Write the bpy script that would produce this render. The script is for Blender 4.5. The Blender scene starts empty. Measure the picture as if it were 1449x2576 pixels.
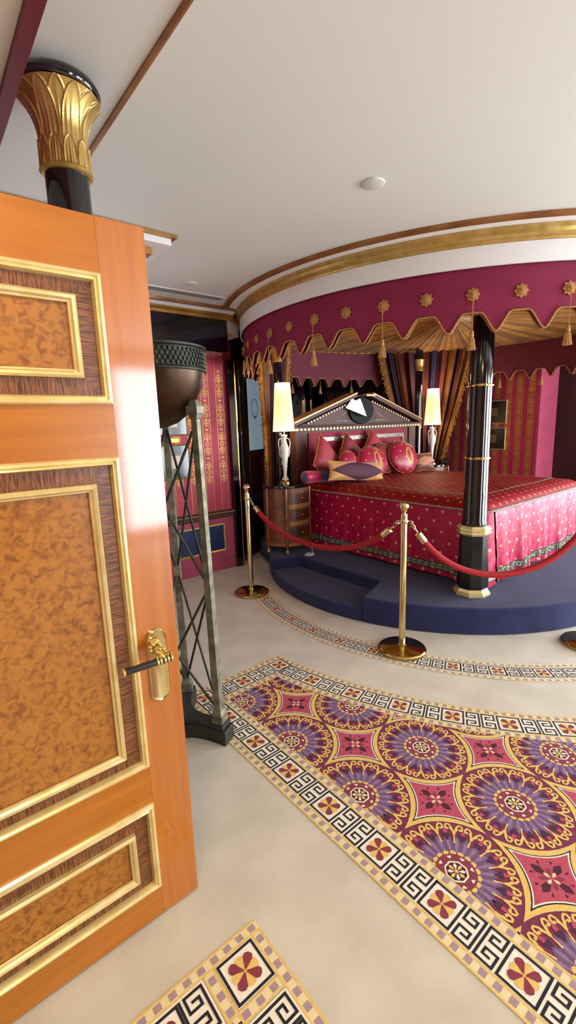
import bpy, bmesh, math, random
from mathutils import Vector, Matrix
random.seed(7)
PI=math.pi; sin=math.sin; cos=math.cos
SC=bpy.context.scene; COL=SC.collection

# ------------------------------------------------------------------ materials
def lin(c):
    if isinstance(c,str): c=[int(c[i:i+2],16) for i in (0,2,4)]
    o=[]
    for v in c:
        v/=255.; o.append(v/12.92 if v<=.04045 else ((v+.055)/1.055)**2.4)
    return (*o,1)
def setin(b,k,v):
    if k in b.inputs: b.inputs[k].default_value=v
def mat(name,c,rough=.5,metal=0,c2=None,scale=20,stretch=(1,1,1),ramp=(.35,.65),detail=4,bump=0,bscale=None,bstretch=None,
        coat=0,sheen=0,emit=None,estr=0,spec=.5,dist=0,sub=0):
    m=bpy.data.materials.new(name); m.use_nodes=True
    nt=m.node_tree; N=nt.nodes; L=nt.links; b=N['Principled BSDF']
    setin(b,'Base Color',lin(c)); setin(b,'Roughness',rough); setin(b,'Metallic',metal)
    setin(b,'Coat Weight',coat); setin(b,'Coat Roughness',.06); setin(b,'Sheen Weight',sheen); setin(b,'Specular IOR Level',spec)
    if emit: setin(b,'Emission Color',lin(emit)); setin(b,'Emission Strength',estr)
    if c2 or bump:
        tc=N.new('ShaderNodeTexCoord')
    if c2:
        mp=N.new('ShaderNodeMapping'); mp.inputs['Scale'].default_value=stretch; L.new(tc.outputs['Object'],mp.inputs['Vector'])
        nz=N.new('ShaderNodeTexNoise'); nz.inputs['Scale'].default_value=scale; nz.inputs['Detail'].default_value=detail
        nz.inputs['Distortion'].default_value=dist
        L.new(mp.outputs[0],nz.inputs['Vector'])
        r=N.new('ShaderNodeValToRGB'); r.color_ramp.elements[0].position=ramp[0]; r.color_ramp.elements[1].position=ramp[1]
        r.color_ramp.elements[0].color=lin(c); r.color_ramp.elements[1].color=lin(c2)
        L.new(nz.outputs['Fac'],r.inputs['Fac']); L.new(r.outputs['Color'],b.inputs['Base Color'])
    if bump:
        mp2=N.new('ShaderNodeMapping'); mp2.inputs['Scale'].default_value=bstretch or stretch; L.new(tc.outputs['Object'],mp2.inputs['Vector'])
        n2=N.new('ShaderNodeTexNoise'); n2.inputs['Scale'].default_value=bscale or scale; n2.inputs['Detail'].default_value=5
        L.new(mp2.outputs[0],n2.inputs['Vector'])
        bp=N.new('ShaderNodeBump'); bp.inputs['Strength'].default_value=bump; bp.inputs['Distance'].default_value=.01
        L.new(n2.outputs['Fac'],bp.inputs['Height']); L.new(bp.outputs[0],b.inputs['Normal'])
    return m
def mat_dots(name,c,cd,su,sv,r,rough=.35,sheen=.3,c2=None,crinkle=.25,cscale=14,spec=.5):
    """satin with woven spots, laid out in UV metres"""
    m=mat(name,c,rough,sheen=sheen,c2=c2,scale=3,bump=crinkle,bscale=cscale,spec=spec)
    nt=m.node_tree; N=nt.nodes; L=nt.links; b=N['Principled BSDF']
    uv=N.new('ShaderNodeUVMap'); sp=N.new('ShaderNodeSeparateXYZ'); L.new(uv.outputs[0],sp.inputs[0])
    def mth(op,a,bb=None):
        n=N.new('ShaderNodeMath'); n.operation=op
        for i,x in enumerate((a,bb)):
            if x is None: continue
            if isinstance(x,(int,float)): n.inputs[i].default_value=x
            else: L.new(x,n.inputs[i])
        return n.outputs[0]
    v=mth('DIVIDE',sp.outputs[1],sv); row=mth('FLOOR',v); par=mth('MULTIPLY',mth('MODULO',mth('ABSOLUTE',row),2.),.5)
    u=mth('ADD',mth('DIVIDE',sp.outputs[0],su),par)
    du=mth('MULTIPLY',mth('SUBTRACT',mth('FRACT',u),.5),su); dv=mth('MULTIPLY',mth('SUBTRACT',mth('FRACT',v),.5),sv)
    d=mth('SQRT',mth('ADD',mth('MULTIPLY',du,du),mth('MULTIPLY',dv,dv)))
    k=mth('LESS_THAN',d,r)
    mx=N.new('ShaderNodeMix'); mx.data_type='RGBA'; L.new(k,mx.inputs['Factor'])
    src=b.inputs['Base Color'].links
    if src: L.new(src[0].from_socket,mx.inputs[6])
    else: mx.inputs[6].default_value=lin(c)
    mx.inputs[7].default_value=lin(cd)
    L.new(mx.outputs[2],b.inputs['Base Color'])
    return m

M={}
M['ceil']=mat('ceiling paint','e8eae6',.7)
M['white']=mat('white plaster','f4f4f4',.6)
M['walldim']=mat('warm wall paper','8a6a5a',.7)
M['carpet']=mat('beige carpet','bcb2a3',.95,c2='c9c0b1',scale=5,detail=6,bump=.1,bscale=420,sheen=.15)
M['navy']=mat('navy carpet','161b45',.97,c2='1f2757',scale=5,detail=5,bump=.5,bscale=220,sheen=.1)
M['gold']=mat('gilding','d2b470',.3,.65,c2='bc9c54',scale=18,bump=.05,bscale=60)
M['goldp']=mat('gilt cornice','a87c3c',.35,.55,c2='c69a52',scale=9,bump=.04,bscale=40)
M['bronzegold']=mat('cornice bronze','8a5a34',.35,.4,c2='a97444',scale=9)
M['brass']=mat('polished brass','d6c490',.13,1.0)
M['brassdark']=mat('polished brass plate','c4a868',.13,1.0)
M['black']=mat('black lacquer','07070a',.08,coat=.6)
M['blackblue']=mat('black lacquer frieze','0a0c16',.16,coat=.4,c2='0e1426',scale=3)
M['satblack']=mat('satin black','08080b',.32)
M['wallpaleR']=mat('gold tinted stripe ground','a8443c',.6,c2='9a3a36',scale=6)
M['burg']=mat('burgundy paint','6e2230',.5)
M['wall']=mat('burgundy wallpaper','a81e46',.6,c2='9a1a40',scale=3)
M['wallpale']=mat('burgundy stripe ground','ae3246',.6,c2='a02c42',scale=6)
M['wallgold']=mat('wallpaper gold','b98a44',.45,.25,c2='a87836',scale=30)
M['wains']=mat('rose wainscot','a23c56',.55,c2='98364e',scale=5)
M['navypanel']=mat('navy lacquer panel','14204a',.35,c2='1c2c58',scale=4)
M['dark']=mat('dark mahogany','2a100c',.45,c2='1c0a08',scale=6,stretch=(4,4,.5))
M['pink']=mat('rose fabric wall','a23a5a',.75,c2='943450',scale=8)
M['canopy']=mat('burgundy valance cloth','8e1c48',.8,c2='841842',scale=4,bump=.12,bscale=240)
M['lining']=mat('burgundy valance lining','6e1c34',.7,c2='641830',scale=4)
M['cord']=mat('gold braid','c08e4c',.7,c2='9c6c34',scale=90,bump=.4,bscale=160)
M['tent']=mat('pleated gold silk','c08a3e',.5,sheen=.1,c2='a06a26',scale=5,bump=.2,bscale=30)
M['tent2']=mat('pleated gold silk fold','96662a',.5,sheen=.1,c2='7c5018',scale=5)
M['cgold']=mat('curtain gold stripe','8c5e22',.6,c2='6e4618',scale=8)
M['cpurple']=mat('curtain purple stripe','2c1a44',.6,c2='221236',scale=8)
M['crust']=mat('curtain rust stripe','6a2a1c',.6,c2='54201a',scale=8)
M['cburg']=mat('curtain burgundy stripe','480f20',.6,c2='380a18',scale=8)
M['fringe']=mat('gold fringe','b98640',.8,c2='7c5420',scale=60,bump=.8,bscale=90)
M['mirror']=mat('dark mirror','54555c',.03,1.0)
M['mirrorblue']=mat('pale mirror glass with added glow','b0c8da',.12,.05,coat=.3,emit='9ab8cc',estr=.32)  # mirror pane: its bright reflection is put in as an even glow
M['spread']=mat_dots('crimson spotted bedspread','86091a','c08e50',.105,.055,.0105,rough=.55,sheen=0,c2='980c1e',crinkle=.18,cscale=9,spec=.25)  # same satin as the skirt, warm lamplight put into the redder colour
M['skirt']=mat_dots('crimson spotted skirt tinted by daylight','a4093e','caa068',.15,.085,.0125,rough=.42,sheen=0,c2='b40e48',crinkle=.7,cscale=11,spec=.35)  # same satin as the spread, daylight pink put into the colour
M['tape']=mat('silver grey tape','aaa48e',.7,c2='8e8874',scale=80)
M['tapedk']=mat('dark key braid','30362f',.8)
M['pil_red']=mat('dusty red velvet','a62434',.6,sheen=.2,c2='921a2a',scale=7,bump=.1,bscale=40)
M['pil_dk']=mat('dark crimson velvet','7e1020',.6,sheen=.15,c2='7a1020',scale=7)
M['pil_spot']=mat_dots('spotted magenta satin','a01038','d8ac70',.13,.075,.009,rough=.35,sheen=.1,crinkle=.15)
M['pil_gold']=mat('gold silk','d2964c',.45,sheen=.3,c2='b8823c',scale=10)
M['pil_purple']=mat_dots('purple quilted silk','46102c','662440',.024,.016,.004,rough=.75,sheen=0,crinkle=.2,cscale=60)
M['pil_mag']=mat('magenta silk','b4184e',.4,sheen=.3)
M['pil_blue']=mat('slate blue silk','4c4c80',.5,sheen=.3)
M['pil_peach']=mat('peach silk','c07a5c',.5,sheen=.3)
M['pil_brown']=mat('brown silk','7a3a26',.5,sheen=.3)
M['paisley']=mat('gold embroidery','cfa050',.5,.3,c2='b88838',scale=80)
M['hbbrown']=mat('dark chocolate lacquer','4c2c26',.6,c2='563630',scale=4)
M['hbred']=mat('crimson velvet panel','8a0c2c',.75,sheen=.1)
M['hbmos']=mat('silver mosaic','a8a490',.35,.3,c2='55564c',scale=90,ramp=(.45,.55))
M['ivory']=mat('ivory inlay','d8c8a8',.5)
M['gfill']=mat('dull gilt fillet','b89a68',.4,.3)
M['mblack']=mat('matt black oval','0a0a0c',.6,spec=.2)
M['reflector']=mat('added mirror glass','f4f4f4',.05,1.0)
M['shade']=mat('glowing lamp shade','f4e2c4',.8,emit='ffc88e',estr=.34)
M['porc']=mat('white porcelain','ece6dc',.25,coat=.4)
M['nswood']=mat('nightstand burl walnut','5c2e14',.3,coat=.4,c2='7c4420',scale=9,dist=1.2)
M['nsdark']=mat('nightstand drawer rosewood','3c1a0e',.3,coat=.4,c2='542812',scale=9,dist=1.)
M['nspale']=mat('nightstand maple band','9a6030',.35,coat=.3,c2='84502a',scale=20)
M['velvet']=mat('red velvet rope','a40412',.75,c2='900310',scale=60,bump=.2,bscale=200)
M['verd']=mat('verdigris bronze','605c4c',.5,.5,c2='98957f',scale=22,ramp=(.3,.7),bump=.12,bscale=40)
M['verdk']=mat('dark patinated bronze','2c2e2a',.5,.6,c2='3e3e38',scale=14,bump=.1,bscale=50)
M['bowl']=mat('brown bronze','37261a',.36,.75,c2='46301e',scale=8)
M['plinth']=mat('slate plinth','23241f',.5,.3,c2='363832',scale=10,bump=.08)
M['dwood']=mat('honey cherry stile','9e540a',.34,coat=.85,c2='ae6410',scale=7,stretch=(6,6,.35),ramp=(.3,.7))
M['dwoodh']=mat('honey cherry rail','aa6612',.32,coat=.4,c2='9c580e',scale=7,stretch=(.35,6,6),ramp=(.3,.7))
M['burl']=mat('burl walnut veneer','6a380e',.3,coat=.3,c2='9e6422',scale=55,detail=10,dist=.7,ramp=(.28,.56))
M['zebv']=mat('zebrano veneer cross grain','46220e',.32,coat=.3,c2='84502a',scale=20,stretch=(1.2,1,14),ramp=(.38,.6))
M['zebh']=mat('zebrano veneer upright grain','46220e',.32,coat=.3,c2='84502a',scale=20,stretch=(14,1,1.2),ramp=(.38,.6))
M['dgold']=mat('door gilt moulding','ead9a4',.26,.55,c2='dcc688',scale=25)
M['leather']=mat('black lever grip','0a0a0a',.2,coat=.5)
M['plast']=mat('white plastic','dcdcd8',.5)
M['vent']=mat('grey vent shadow gap','6e6e70',.6)
M['picmat']=mat('picture black mount','0e0f14',.15,coat=.3)
M['picmatR']=mat('picture dark brown mount','140a08',.4)
M['piccard']=mat('cream print','c8bfa2',.5)
M['piccardR']=mat('dim brown print','6e5638',.5)
M['cable']=mat('white cable','d4d8e0',.5)
M['phone']=mat('dark telephone','15100e',.3,coat=.3)
M['winglass']=mat('window frame paint','cfd4da',.5)
b_=M['dwood'].node_tree.nodes['Principled BSDF']; setin(b_,'Coat IOR',1.7); setin(b_,'Coat Roughness',.085)
# carpet inks (tufted yarn colours)
def yarn(n,c,c2): return mat('yarn '+n,c,.95,c2=c2,scale=120,detail=3,bump=.12,bscale=420,ramp=(.3,.7))
Y=dict(burg=yarn('burgundy','6a2440','78304a'),yel=yarn('yellow','d2ac58','dfbd70'),pale=yarn('pale straw','d8c494','e2d2a8'),
 pur=yarn('purple','66486a','785a7c'),pur2=yarn('light purple','82648a','8e7292'),navy=yarn('ink','15151f','20202c'),white=yarn('cream','e2d8c8','ece4d6'),
 red=yarn('rose','a83a52','b84e62'),dkred=yarn('dark wine','401020','4e1628'),mauve=yarn('mauve','9a8088','a88c92'),maroon=yarn('maroon','7c2c3c','883644'),
 dpl=yarn('plum','3c1c3a','482446'))

# ------------------------------------------------------------------ mesh builder
class MB:
    def __init__(s): s.v=[];s.f=[];s.m=[];s.uv=[]
    def add(s,vs,fs,mi=0,uvs=None):
        o=len(s.v); s.v+= [tuple(p) for p in vs]
        for i,f in enumerate(fs):
            s.f.append([o+k for k in f]); s.m.append(mi[i] if isinstance(mi,list) else mi); s.uv.append([uvs[k] for k in f] if uvs else None)
        return s
    def box(s,x0,x1,y0,y1,z0,z1,mi=0):
        v=[(x,y,z) for z in (z0,z1) for y in (y0,y1) for x in (x0,x1)]
        return s.add(v,[(0,2,3,1),(4,5,7,6),(0,1,5,4),(2,6,7,3),(0,4,6,2),(1,3,7,5)],mi)
    def prism(s,poly,a0,a1,axis='z',mi=0,cap=True):
        n=len(poly)
        def P(p,a):
            return (p[0],p[1],a) if axis=='z' else ((p[0],a,p[1]) if axis=='y' else (a,p[0],p[1]))
        v=[P(p,a0) for p in poly]+[P(p,a1) for p in poly]
        f=[(i,(i+1)%n,n+(i+1)%n,n+i) for i in range(n)]
        if cap: f+=[tuple(range(n-1,-1,-1)),tuple(range(n,2*n))]
        return s.add(v,f,mi)
    def frust(s,c,r0,r1,z0,z1,n=4,rot=PI/4,mi=0,c1=None):
        c1=c1 or c
        v=[(c[0]+r0*cos(rot+2*PI*i/n),c[1]+r0*sin(rot+2*PI*i/n),z0) for i in range(n)]+[(c1[0]+r1*cos(rot+2*PI*i/n),c1[1]+r1*sin(rot+2*PI*i/n),z1) for i in range(n)]
        f=[(i,(i+1)%n,n+(i+1)%n,n+i) for i in range(n)]+[tuple(range(n-1,-1,-1)),tuple(range(n,2*n))]
        return s.add(v,f,mi)
    def lathe(s,prof,seg=32,c=(0,0),a0=0,a1=2*PI,ripple=None,mi=0,closed=False):
        full=abs(a1-a0-2*PI)<1e-6; n=seg if full else seg+1
        v=[]
        for j,(r,z) in enumerate(prof):
            for i in range(n):
                a=a0+(a1-a0)*i/seg
                rr=r*(1+(ripple(a,j) if ripple else 0))
                v.append((c[0]+rr*cos(a),c[1]+rr*sin(a),z))
        f=[]; K=len(prof); J=K if closed else K-1
        for j in range(J):
            for i in range(seg):
                a=j*n+i; b=j*n+(i+1)%n; d=((j+1)%K)*n
                f.append((a,b,d+(i+1)%n,d+i))
        if not closed and full:
            if prof[0][0]>1e-4: f.append(tuple(range(n-1,-1,-1)))
            if prof[-1][0]>1e-4: f.append(tuple((K-1)*n+i for i in range(n)))
        if closed and not full:
            f.append(tuple(j*n for j in range(K))); f.append(tuple(j*n+n-1 for j in range(K-1,-1,-1)))
        return s.add(v,f,mi)
    def tube(s,pts,r,n=8,closed=False,mi=0,caps=True):
        pts=[Vector(p) for p in pts]; K=len(pts); v=[]
        up=Vector((0,0,1)); prev=None
        for i,p in enumerate(pts):
            t=(pts[(i+1)%K]-pts[i-1]) if closed else (pts[min(i+1,K-1)]-pts[max(i-1,0)])
            if t.length<1e-9: t=Vector((0,0,1))
            t.normalize()
            if prev is None:
                a=up.cross(t)
                if a.length<.1: a=Vector((1,0,0)).cross(t)
            else: a=prev-t*prev.dot(t)
            a.normalize(); prev=a; b=t.cross(a)
            rr=r[i] if isinstance(r,(list,tuple)) else r
            for k in range(n):
                q=2*PI*k/n; v.append(p+a*(rr*cos(q))+b*(rr*sin(q)))
        f=[]
        for i in range(K if closed else K-1):
            j=(i+1)%K
            for k in range(n): f.append((i*n+k,i*n+(k+1)%n,j*n+(k+1)%n,j*n+k))
        if not closed and caps: f+=[tuple(range(n-1,-1,-1)),tuple((K-1)*n+k for k in range(n))]
        return s.add(v,f,mi)
    def grid(s,fn,nu,nv,mi=0,uvfn=None,flip=False):
        v=[];uv=[]
        for j in range(nv+1):
            for i in range(nu+1):
                v.append(fn(i/nu,j/nv)); uv.append(uvfn(i/nu,j/nv) if uvfn else None)
        f=[];mm=[]
        for j in range(nv):
            for i in range(nu):
                a=j*(nu+1)+i; q=(a,a+1,a+nu+2,a+nu+1)
                f.append(q[::-1] if flip else q); mm.append(mi((i+.5)/nu,(j+.5)/nv) if callable(mi) else mi)
        return s.add(v,f,mm,uv if uvfn else None)
    def ball(s,c,r,nu=16,nv=10,mi=0):
        r=(r,r,r) if isinstance(r,(int,float)) else r
        v=[];f=[]
        for j in range(nv+1):
            t=PI*j/nv
            for i in range(nu):
                a=2*PI*i/nu; v.append((c[0]+r[0]*sin(t)*cos(a),c[1]+r[1]*sin(t)*sin(a),c[2]-r[2]*cos(t)))
        for j in range(nv):
            for i in range(nu): f.append((j*nu+i,j*nu+(i+1)%nu,(j+1)*nu+(i+1)%nu,(j+1)*nu+i))
        return s.add(v,f,mi)
    def frame(s,O,U,V,Nn,x0,x1,z0,z1,prof,mi=0):
        """mitred rectangular moulding; prof = [(inset,height)...]"""
        O,U,V,Nn=Vector(O),Vector(U),Vector(V),Vector(Nn); v=[];f=[]
        for (d,h) in prof:
            for (x,z) in ((x0+d,z0+d),(x1-d,z0+d),(x1-d,z1-d),(x0+d,z1-d)): v.append(O+U*x+V*z+Nn*h)
        for j in range(len(prof)-1):
            for i in range(4): f.append((j*4+i,j*4+(i+1)%4,(j+1)*4+(i+1)%4,(j+1)*4+i))
        return s.add(v,f,mi)
    def build(s,name,mats,parent=None,smooth=0,off=None,bevel=0,weld=False,fix=True):
        me=bpy.data.meshes.new(name)
        o3=Vector(off) if off else (WL[parent.name] if parent is not None else Vector((0,0,0)))
        me.from_pydata([Vector(p)-o3 for p in s.v],[],s.f)
        mats=mats if isinstance(mats,(list,tuple)) else [mats]
        for m in mats: me.materials.append(m)
        me.polygons.foreach_set('material_index',s.m)
        if any(u for u in s.uv):
            l=me.uv_layers.new(name='UVMap'); k=0
            for u in s.uv:
                if u:
                    for q in u: l.data[k].uv=q; k+=1
                else: k+=0
        if weld or fix:
            bm=bmesh.new(); bm.from_mesh(me)
            if weld: bmesh.ops.remove_doubles(bm,verts=bm.verts,dist=1e-5)
            if fix: bmesh.ops.recalc_face_normals(bm,faces=bm.faces)
            bm.to_mesh(me); bm.free()
        if smooth:
            me.polygons.foreach_set('use_smooth',[True]*len(me.polygons))
            try: me.set_sharp_from_angle(angle=math.radians(smooth))
            except Exception: pass
        me.update()
        o=bpy.data.objects.new(name,me); COL.objects.link(o)
        if parent is not None: o.parent=parent; WL[o.name]=o3.copy()
        else:
            if off: o.location=off
            WL[o.name]=o3.copy()
        if bevel:
            b=o.modifiers.new('bevel','BEVEL'); b.width=bevel; b.segments=2; b.limit_method='ANGLE'; b.angle_limit=math.radians(40)
        return o
WL={}
def tag(o,label=None,cat=None,group=None,kind=None):
    if label: o['label']=label
    if cat: o['category']=cat
    if group: o['group']=group
    if kind: o['kind']=kind
    return o
def thing(name,label,cat,loc=(0,0,0),group=None):
    o=bpy.data.objects.new(name,None); o.empty_display_size=.05; COL.objects.link(o); o.location=loc
    WL[o.name]=Vector(loc); return tag(o,label,cat,group)
def local(o):          # children are modelled in local metres
    WL[o.name]=Vector((0,0,0)); return o
def struct(o,label=None): return tag(o,label,None,None,'structure')
def copy_tree(o,parent=None):
    c=o.copy(); COL.objects.link(c)
    if parent is not None: c.parent=parent
    for ch in list(o.children): copy_tree(ch,c)
    return c

# ------------------------------------------------------------------ camera (solved from the photograph's vanishing points)
Fpx=1155.; W_,H_=1449,2576; CAMZ=1.5
nad=Vector((196.,6048.,Fpx)).normalized(); upc=-nad
A0=Vector((2165-724.,1021-1288.,Fpx)); Xc=(A0-upc*A0.dot(upc)).normalized(); Yc=upc.cross(Xc)
# world axes in (right,down,fwd) camera frame -> camera axes in world
right=Vector((Xc[0],Yc[0],upc[0])); downv=Vector((Xc[1],Yc[1],upc[1])); fwd=Vector((Xc[2],Yc[2],upc[2]))
cd=bpy.data.cameras.new('camera'); cam=bpy.data.objects.new('camera',cd); COL.objects.link(cam)
Rm=Matrix((right,-downv,-fwd)).transposed()
cam.matrix_world=Matrix.Translation((0,0,CAMZ))@Rm.to_4x4()
cd.sensor_fit='VERTICAL'; cd.sensor_height=36; cd.lens=36*Fpx/H_; cd.clip_start=.02
SC.camera=cam
CAM=Vector((0,0,CAMZ))

# ------------------------------------------------------------------ constants
CZ=2.52                       # ceiling
CC=(4.28,2.65); CR=2.03       # canopy ring
PC=(4.11,2.70); PR=1.70; PZ=.2   # platform

# ------------------------------------------------------------------ room shell
struct(MB().box(-1.2,8.3,-3.7,5.2,-.1,0).build('floor',M['carpet']),'beige wall to wall carpet')
struct(MB().box(-1.2,8.3,-3.7,5.2,CZ,CZ+.1).build('ceiling',M['ceil']),'smooth white ceiling')
struct(MB().box(-1.3,-1.2,-3.7,5.2,0,CZ).build('wall_left',M['walldim']))
struct(MB().box(-1.2,.3,3.95,4.1,0,CZ).build('wall_left_end',M['white']))
# wall with the windows, behind the camera to the right
WIN=[(2.06,2.95),(4.3,5.5),(5.7,6.9)]
wb=MB(); e=-1.2
for a,b in WIN: wb.box(e,a,-3.7,-3.6,0,CZ); wb.box(a,b,-3.7,-3.6,0,.12); wb.box(a,b,-3.7,-3.6,2.3,CZ); e=b
wb.box(e,8.3,-3.7,-3.6,0,CZ)
struct(wb.build('wall_front',M['walldim']))
for k,(a,b) in enumerate(WIN):
    wf=MB()
    for x in (a,b-.05): wf.box(x,x+.05,-3.66,-3.58,.12,2.3)
    wf.box(a,b,-3.66,-3.58,.12,.17); wf.box(a,b,-3.66,-3.58,2.25,2.3)
    struct(wf.build('window_%d'%(k+1),M['winglass']))
wb=MB(); wb.box(8.2,8.3,-3.6,-3.2,0,CZ); wb.box(8.2,8.3,.7,5.2,0,CZ); wb.box(8.2,8.3,-3.2,.7,0,.3); wb.box(8.2,8.3,-3.2,.7,2.3,CZ)
struct(wb.build('wall_right',M['walldim']))
wf=MB()
for y in (-3.2,-1.95,-.65,.65): wf.box(8.16,8.24,y,y+.05,.3,2.3)
wf.box(8.16,8.24,-3.2,.7,.3,.35); wf.box(8.16,8.24,-3.2,.7,2.25,2.3)
struct(wf.build('window_4',M['winglass']))
# bedroom right wall: burgundy gold-striped wallpaper, rose return, dark wood beyond
RX=6.55; RY=2.73

def motif(mb,P,c,h,w,mi):
    """flame-and-palmette wallpaper ornament; P(u,z) -> point, c=(u,z) centre, h height, w half width"""
    cu,cz=c
    def poly(pts): mb.add([P(cu+x*w,cz+y*h) for x,y in pts],[tuple(range(len(pts)))],mi)
    # roundel
    k=14
    ro=[(.42*cos(2*PI*i/k),.085*sin(2*PI*i/k)) for i in range(k)]; ri=[(.27*cos(2*PI*i/k),.055*sin(2*PI*i/k)) for i in range(k)]
    for i in range(k):
        j=(i+1)%k; poly([ro[i],ro[j],ri[j],ri[i]])
    poly([(.12*cos(2*PI*i/8),.025*sin(2*PI*i/8)) for i in range(8)])
    for sg in (1,-1):
        poly([(-.10,sg*.10),(.10,sg*.10),(.20,sg*.17),(.05,sg*.34),(0,sg*.40),(-.05,sg*.34),(-.20,sg*.17)])
        for sx in (1,-1):
            poly([(sx*.22,sg*.13),(sx*.5,sg*.17),(sx*.58,sg*.23),(sx*.36,sg*.22)])
            poly([(sx*.2,sg*.24),(sx*.46,sg*.27),(sx*.4,sg*.33),(sx*.16,sg*.3)])
            poly([(sx*.12,sg*.33),(sx*.3,sg*.37),(sx*.16,sg*.40),(sx*.05,sg*.38)])
    poly([(-.3,.47),(.3,.47),(.18,.5),(.3,.53),(-.3,.53),(-.18,.5)])

def wallpaper(mb,P,u0,u1,z0,z1,bands,hw,period,zoff):
    """ground + paler bands bounded by gold lines with ornament: material 0 ground,1 pale,2 gold. P(u,z,d)"""
    def rect(a,b,z0,z1,d,mi): mb.add([P(a,z0,d),P(b,z0,d),P(b,z1,d),P(a,z1,d)],[(0,1,2,3)],mi)
    for b in bands:
        a0=max(u0,b-hw); a1=min(u1,b+hw)
        if a1<=a0: continue
        rect(a0,a1,z0,z1,.0008,1)
        for e in (b-hw,b+hw-.007):
            if u0<=e<=u1-.007: rect(e,e+.007,z0,z1,.0016,2)
        if b-hw*.6<u0 or b+hw*.6>u1: continue
        z=z0+zoff
        while z<z1-.02:
            if z-.5*period>z0-.001 and z+.55*period<z1: motif(mb,lambda u,zz:P(u,zz,.0016),(b,z),period,hw*1.4,2)
            z+=period
# left bedroom wall (behind the tripod)
WY=4.12
mb=MB(); mb.box(.3,2.66,WY,WY+.1,0,CZ)
P=lambda u,z,d:(u,WY-d,z)
wallpaper(mb,P,.9,2.57,.62,2.2,[2.50-.17*k for k in range(9)],.047,.285,.14)
struct(mb.build('wall_back',[M['wall'],M['wallpale'],M['wallgold']]),'burgundy wallpaper with gold stripes')
mb=MB(); mb.box(.9,2.58,WY-.012,WY-.001,.0,.575); mb.box(.9,2.585,WY-.02,WY-.001,0,.10)
struct(mb.build('wall_back_wainscot',M['wains']),'rose painted wainscot')
mb=MB(); mb.prism([(WY-.001,.56),(WY-.02,.56),(WY-.03,.58),(WY-.02,.595),(WY-.045,.612),(WY-.045,.628),(WY-.001,.64)],.9,2.6,axis='x')
struct(mb.build('trim_1',M['hbbrown'],smooth=20),'dark chair rail')
struct(MB().box(.9,2.6,WY-.048,WY-.046,.618,.623).build('trim_2',M['goldp']),'gilt line of the chair rail')
t=thing('wall_panel','navy blue inset panel in gilt frame low on rose wainscot behind tripod stand','panel',(2.2,WY-.012,.2))
MB().box(1.94,2.452,WY-.018,WY-.0125,.215,.485).build('panel',M['navypanel'],t)
MB().frame((0,WY-.012,0),(1,0,0),(0,0,1),(0,-1,0),1.92,2.468,.205,.502,[(0,0),(0,.016),(.01,.02),(.02,.01),(.022,0)]).build('frame',M['gold'],t,smooth=30)

# bulkhead with black frieze
BY=3.72
struct(MB().box(.3,2.38,BY,WY-.002,2.15,CZ-.001).build('wall_back_bulkhead',M['blackblue']),'black lacquer frieze')
struct(MB().box(.3,2.381,BY-.006,BY-.001,2.15,2.156).build('trim_3',M['goldp']))
struct(MB().prism([(2.382,BY-.004),(2.60,BY+.145),(2.60,4.3),(2.382,4.3)],2.335,CZ-.001).build('wall_back_return',M['white']))
def crown(y,x0,x1,nm,ext=True):
    z=2.432
    a=MB().prism([(y,z),(y-.02,z),(y-.03,z+.02),(y-.05,z+.03),(y-.05,z+.045),(y,z+.045)],x0,x1,axis='x'); struct(a.build(nm+'4',M['goldp'],smooth=25))
    a=MB().prism([(y,z+.046),(y-.045,z+.046),(y-.08,z+.066),(y,z+.066)],x0,x1,axis='x'); struct(a.build(nm+'5',M['white'],smooth=25))
    a=MB().prism([(y-.05,z+.067),(y-.115,z+.067),(y-.12,z+.087),(y-.05,z+.087)],x0,x1,axis='x'); struct(a.build(nm+'6',M['bronzegold'],smooth=25))
crown(BY-.001,.3,2.42,'trim_')
# small front crown on the white return
struct(MB().prism([(2.384,BY-.035),(2.60,BY+.11),(2.60,BY+.143),(2.384,BY-.006)],2.435,2.475).build('trim_7',M['goldp']))
# pier with stepped cornice (left, mostly behind the door leaf)
PXc,PYc=1.10,2.64
struct(MB().box(.35,PXc,PYc,3.71,0,CZ-.001).build('wall_pier',M['white']))
def step(d,z0,z1,nm,m): struct(MB().box(.3,PXc+d,PYc-d,3.70,z0,z1).build(nm,m))
step(.185,CZ-.016,CZ-.002,'trim_8',M['goldp']); step(.16,CZ-.05,CZ-.017,'trim_9',M['white']); step(.08,CZ-.085,CZ-.051,'trim_10',M['goldp']); step(.055,CZ-.12,CZ-.086,'trim_11',M['white'])
# ceiling battens running away from the camera
struct(MB().prism([(.671,CZ),(.673,CZ-.006),(.681,CZ-.009),(.689,CZ-.006),(.691,CZ)],-3.6,2.45,axis='y').build('trim_12',M['bronzegold'],smooth=30),'gilt ceiling batten')
struct(MB().box(-1.2,.288,-3.6,3.9,2.30,CZ-.001).build('ceiling_soffit',M['ceil']))
struct(MB().box(.2885,.318,-3.6,3.9,2.285,CZ-.001).build('trim_13',M['burg']),'burgundy edge of the dropped ceiling')
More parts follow.
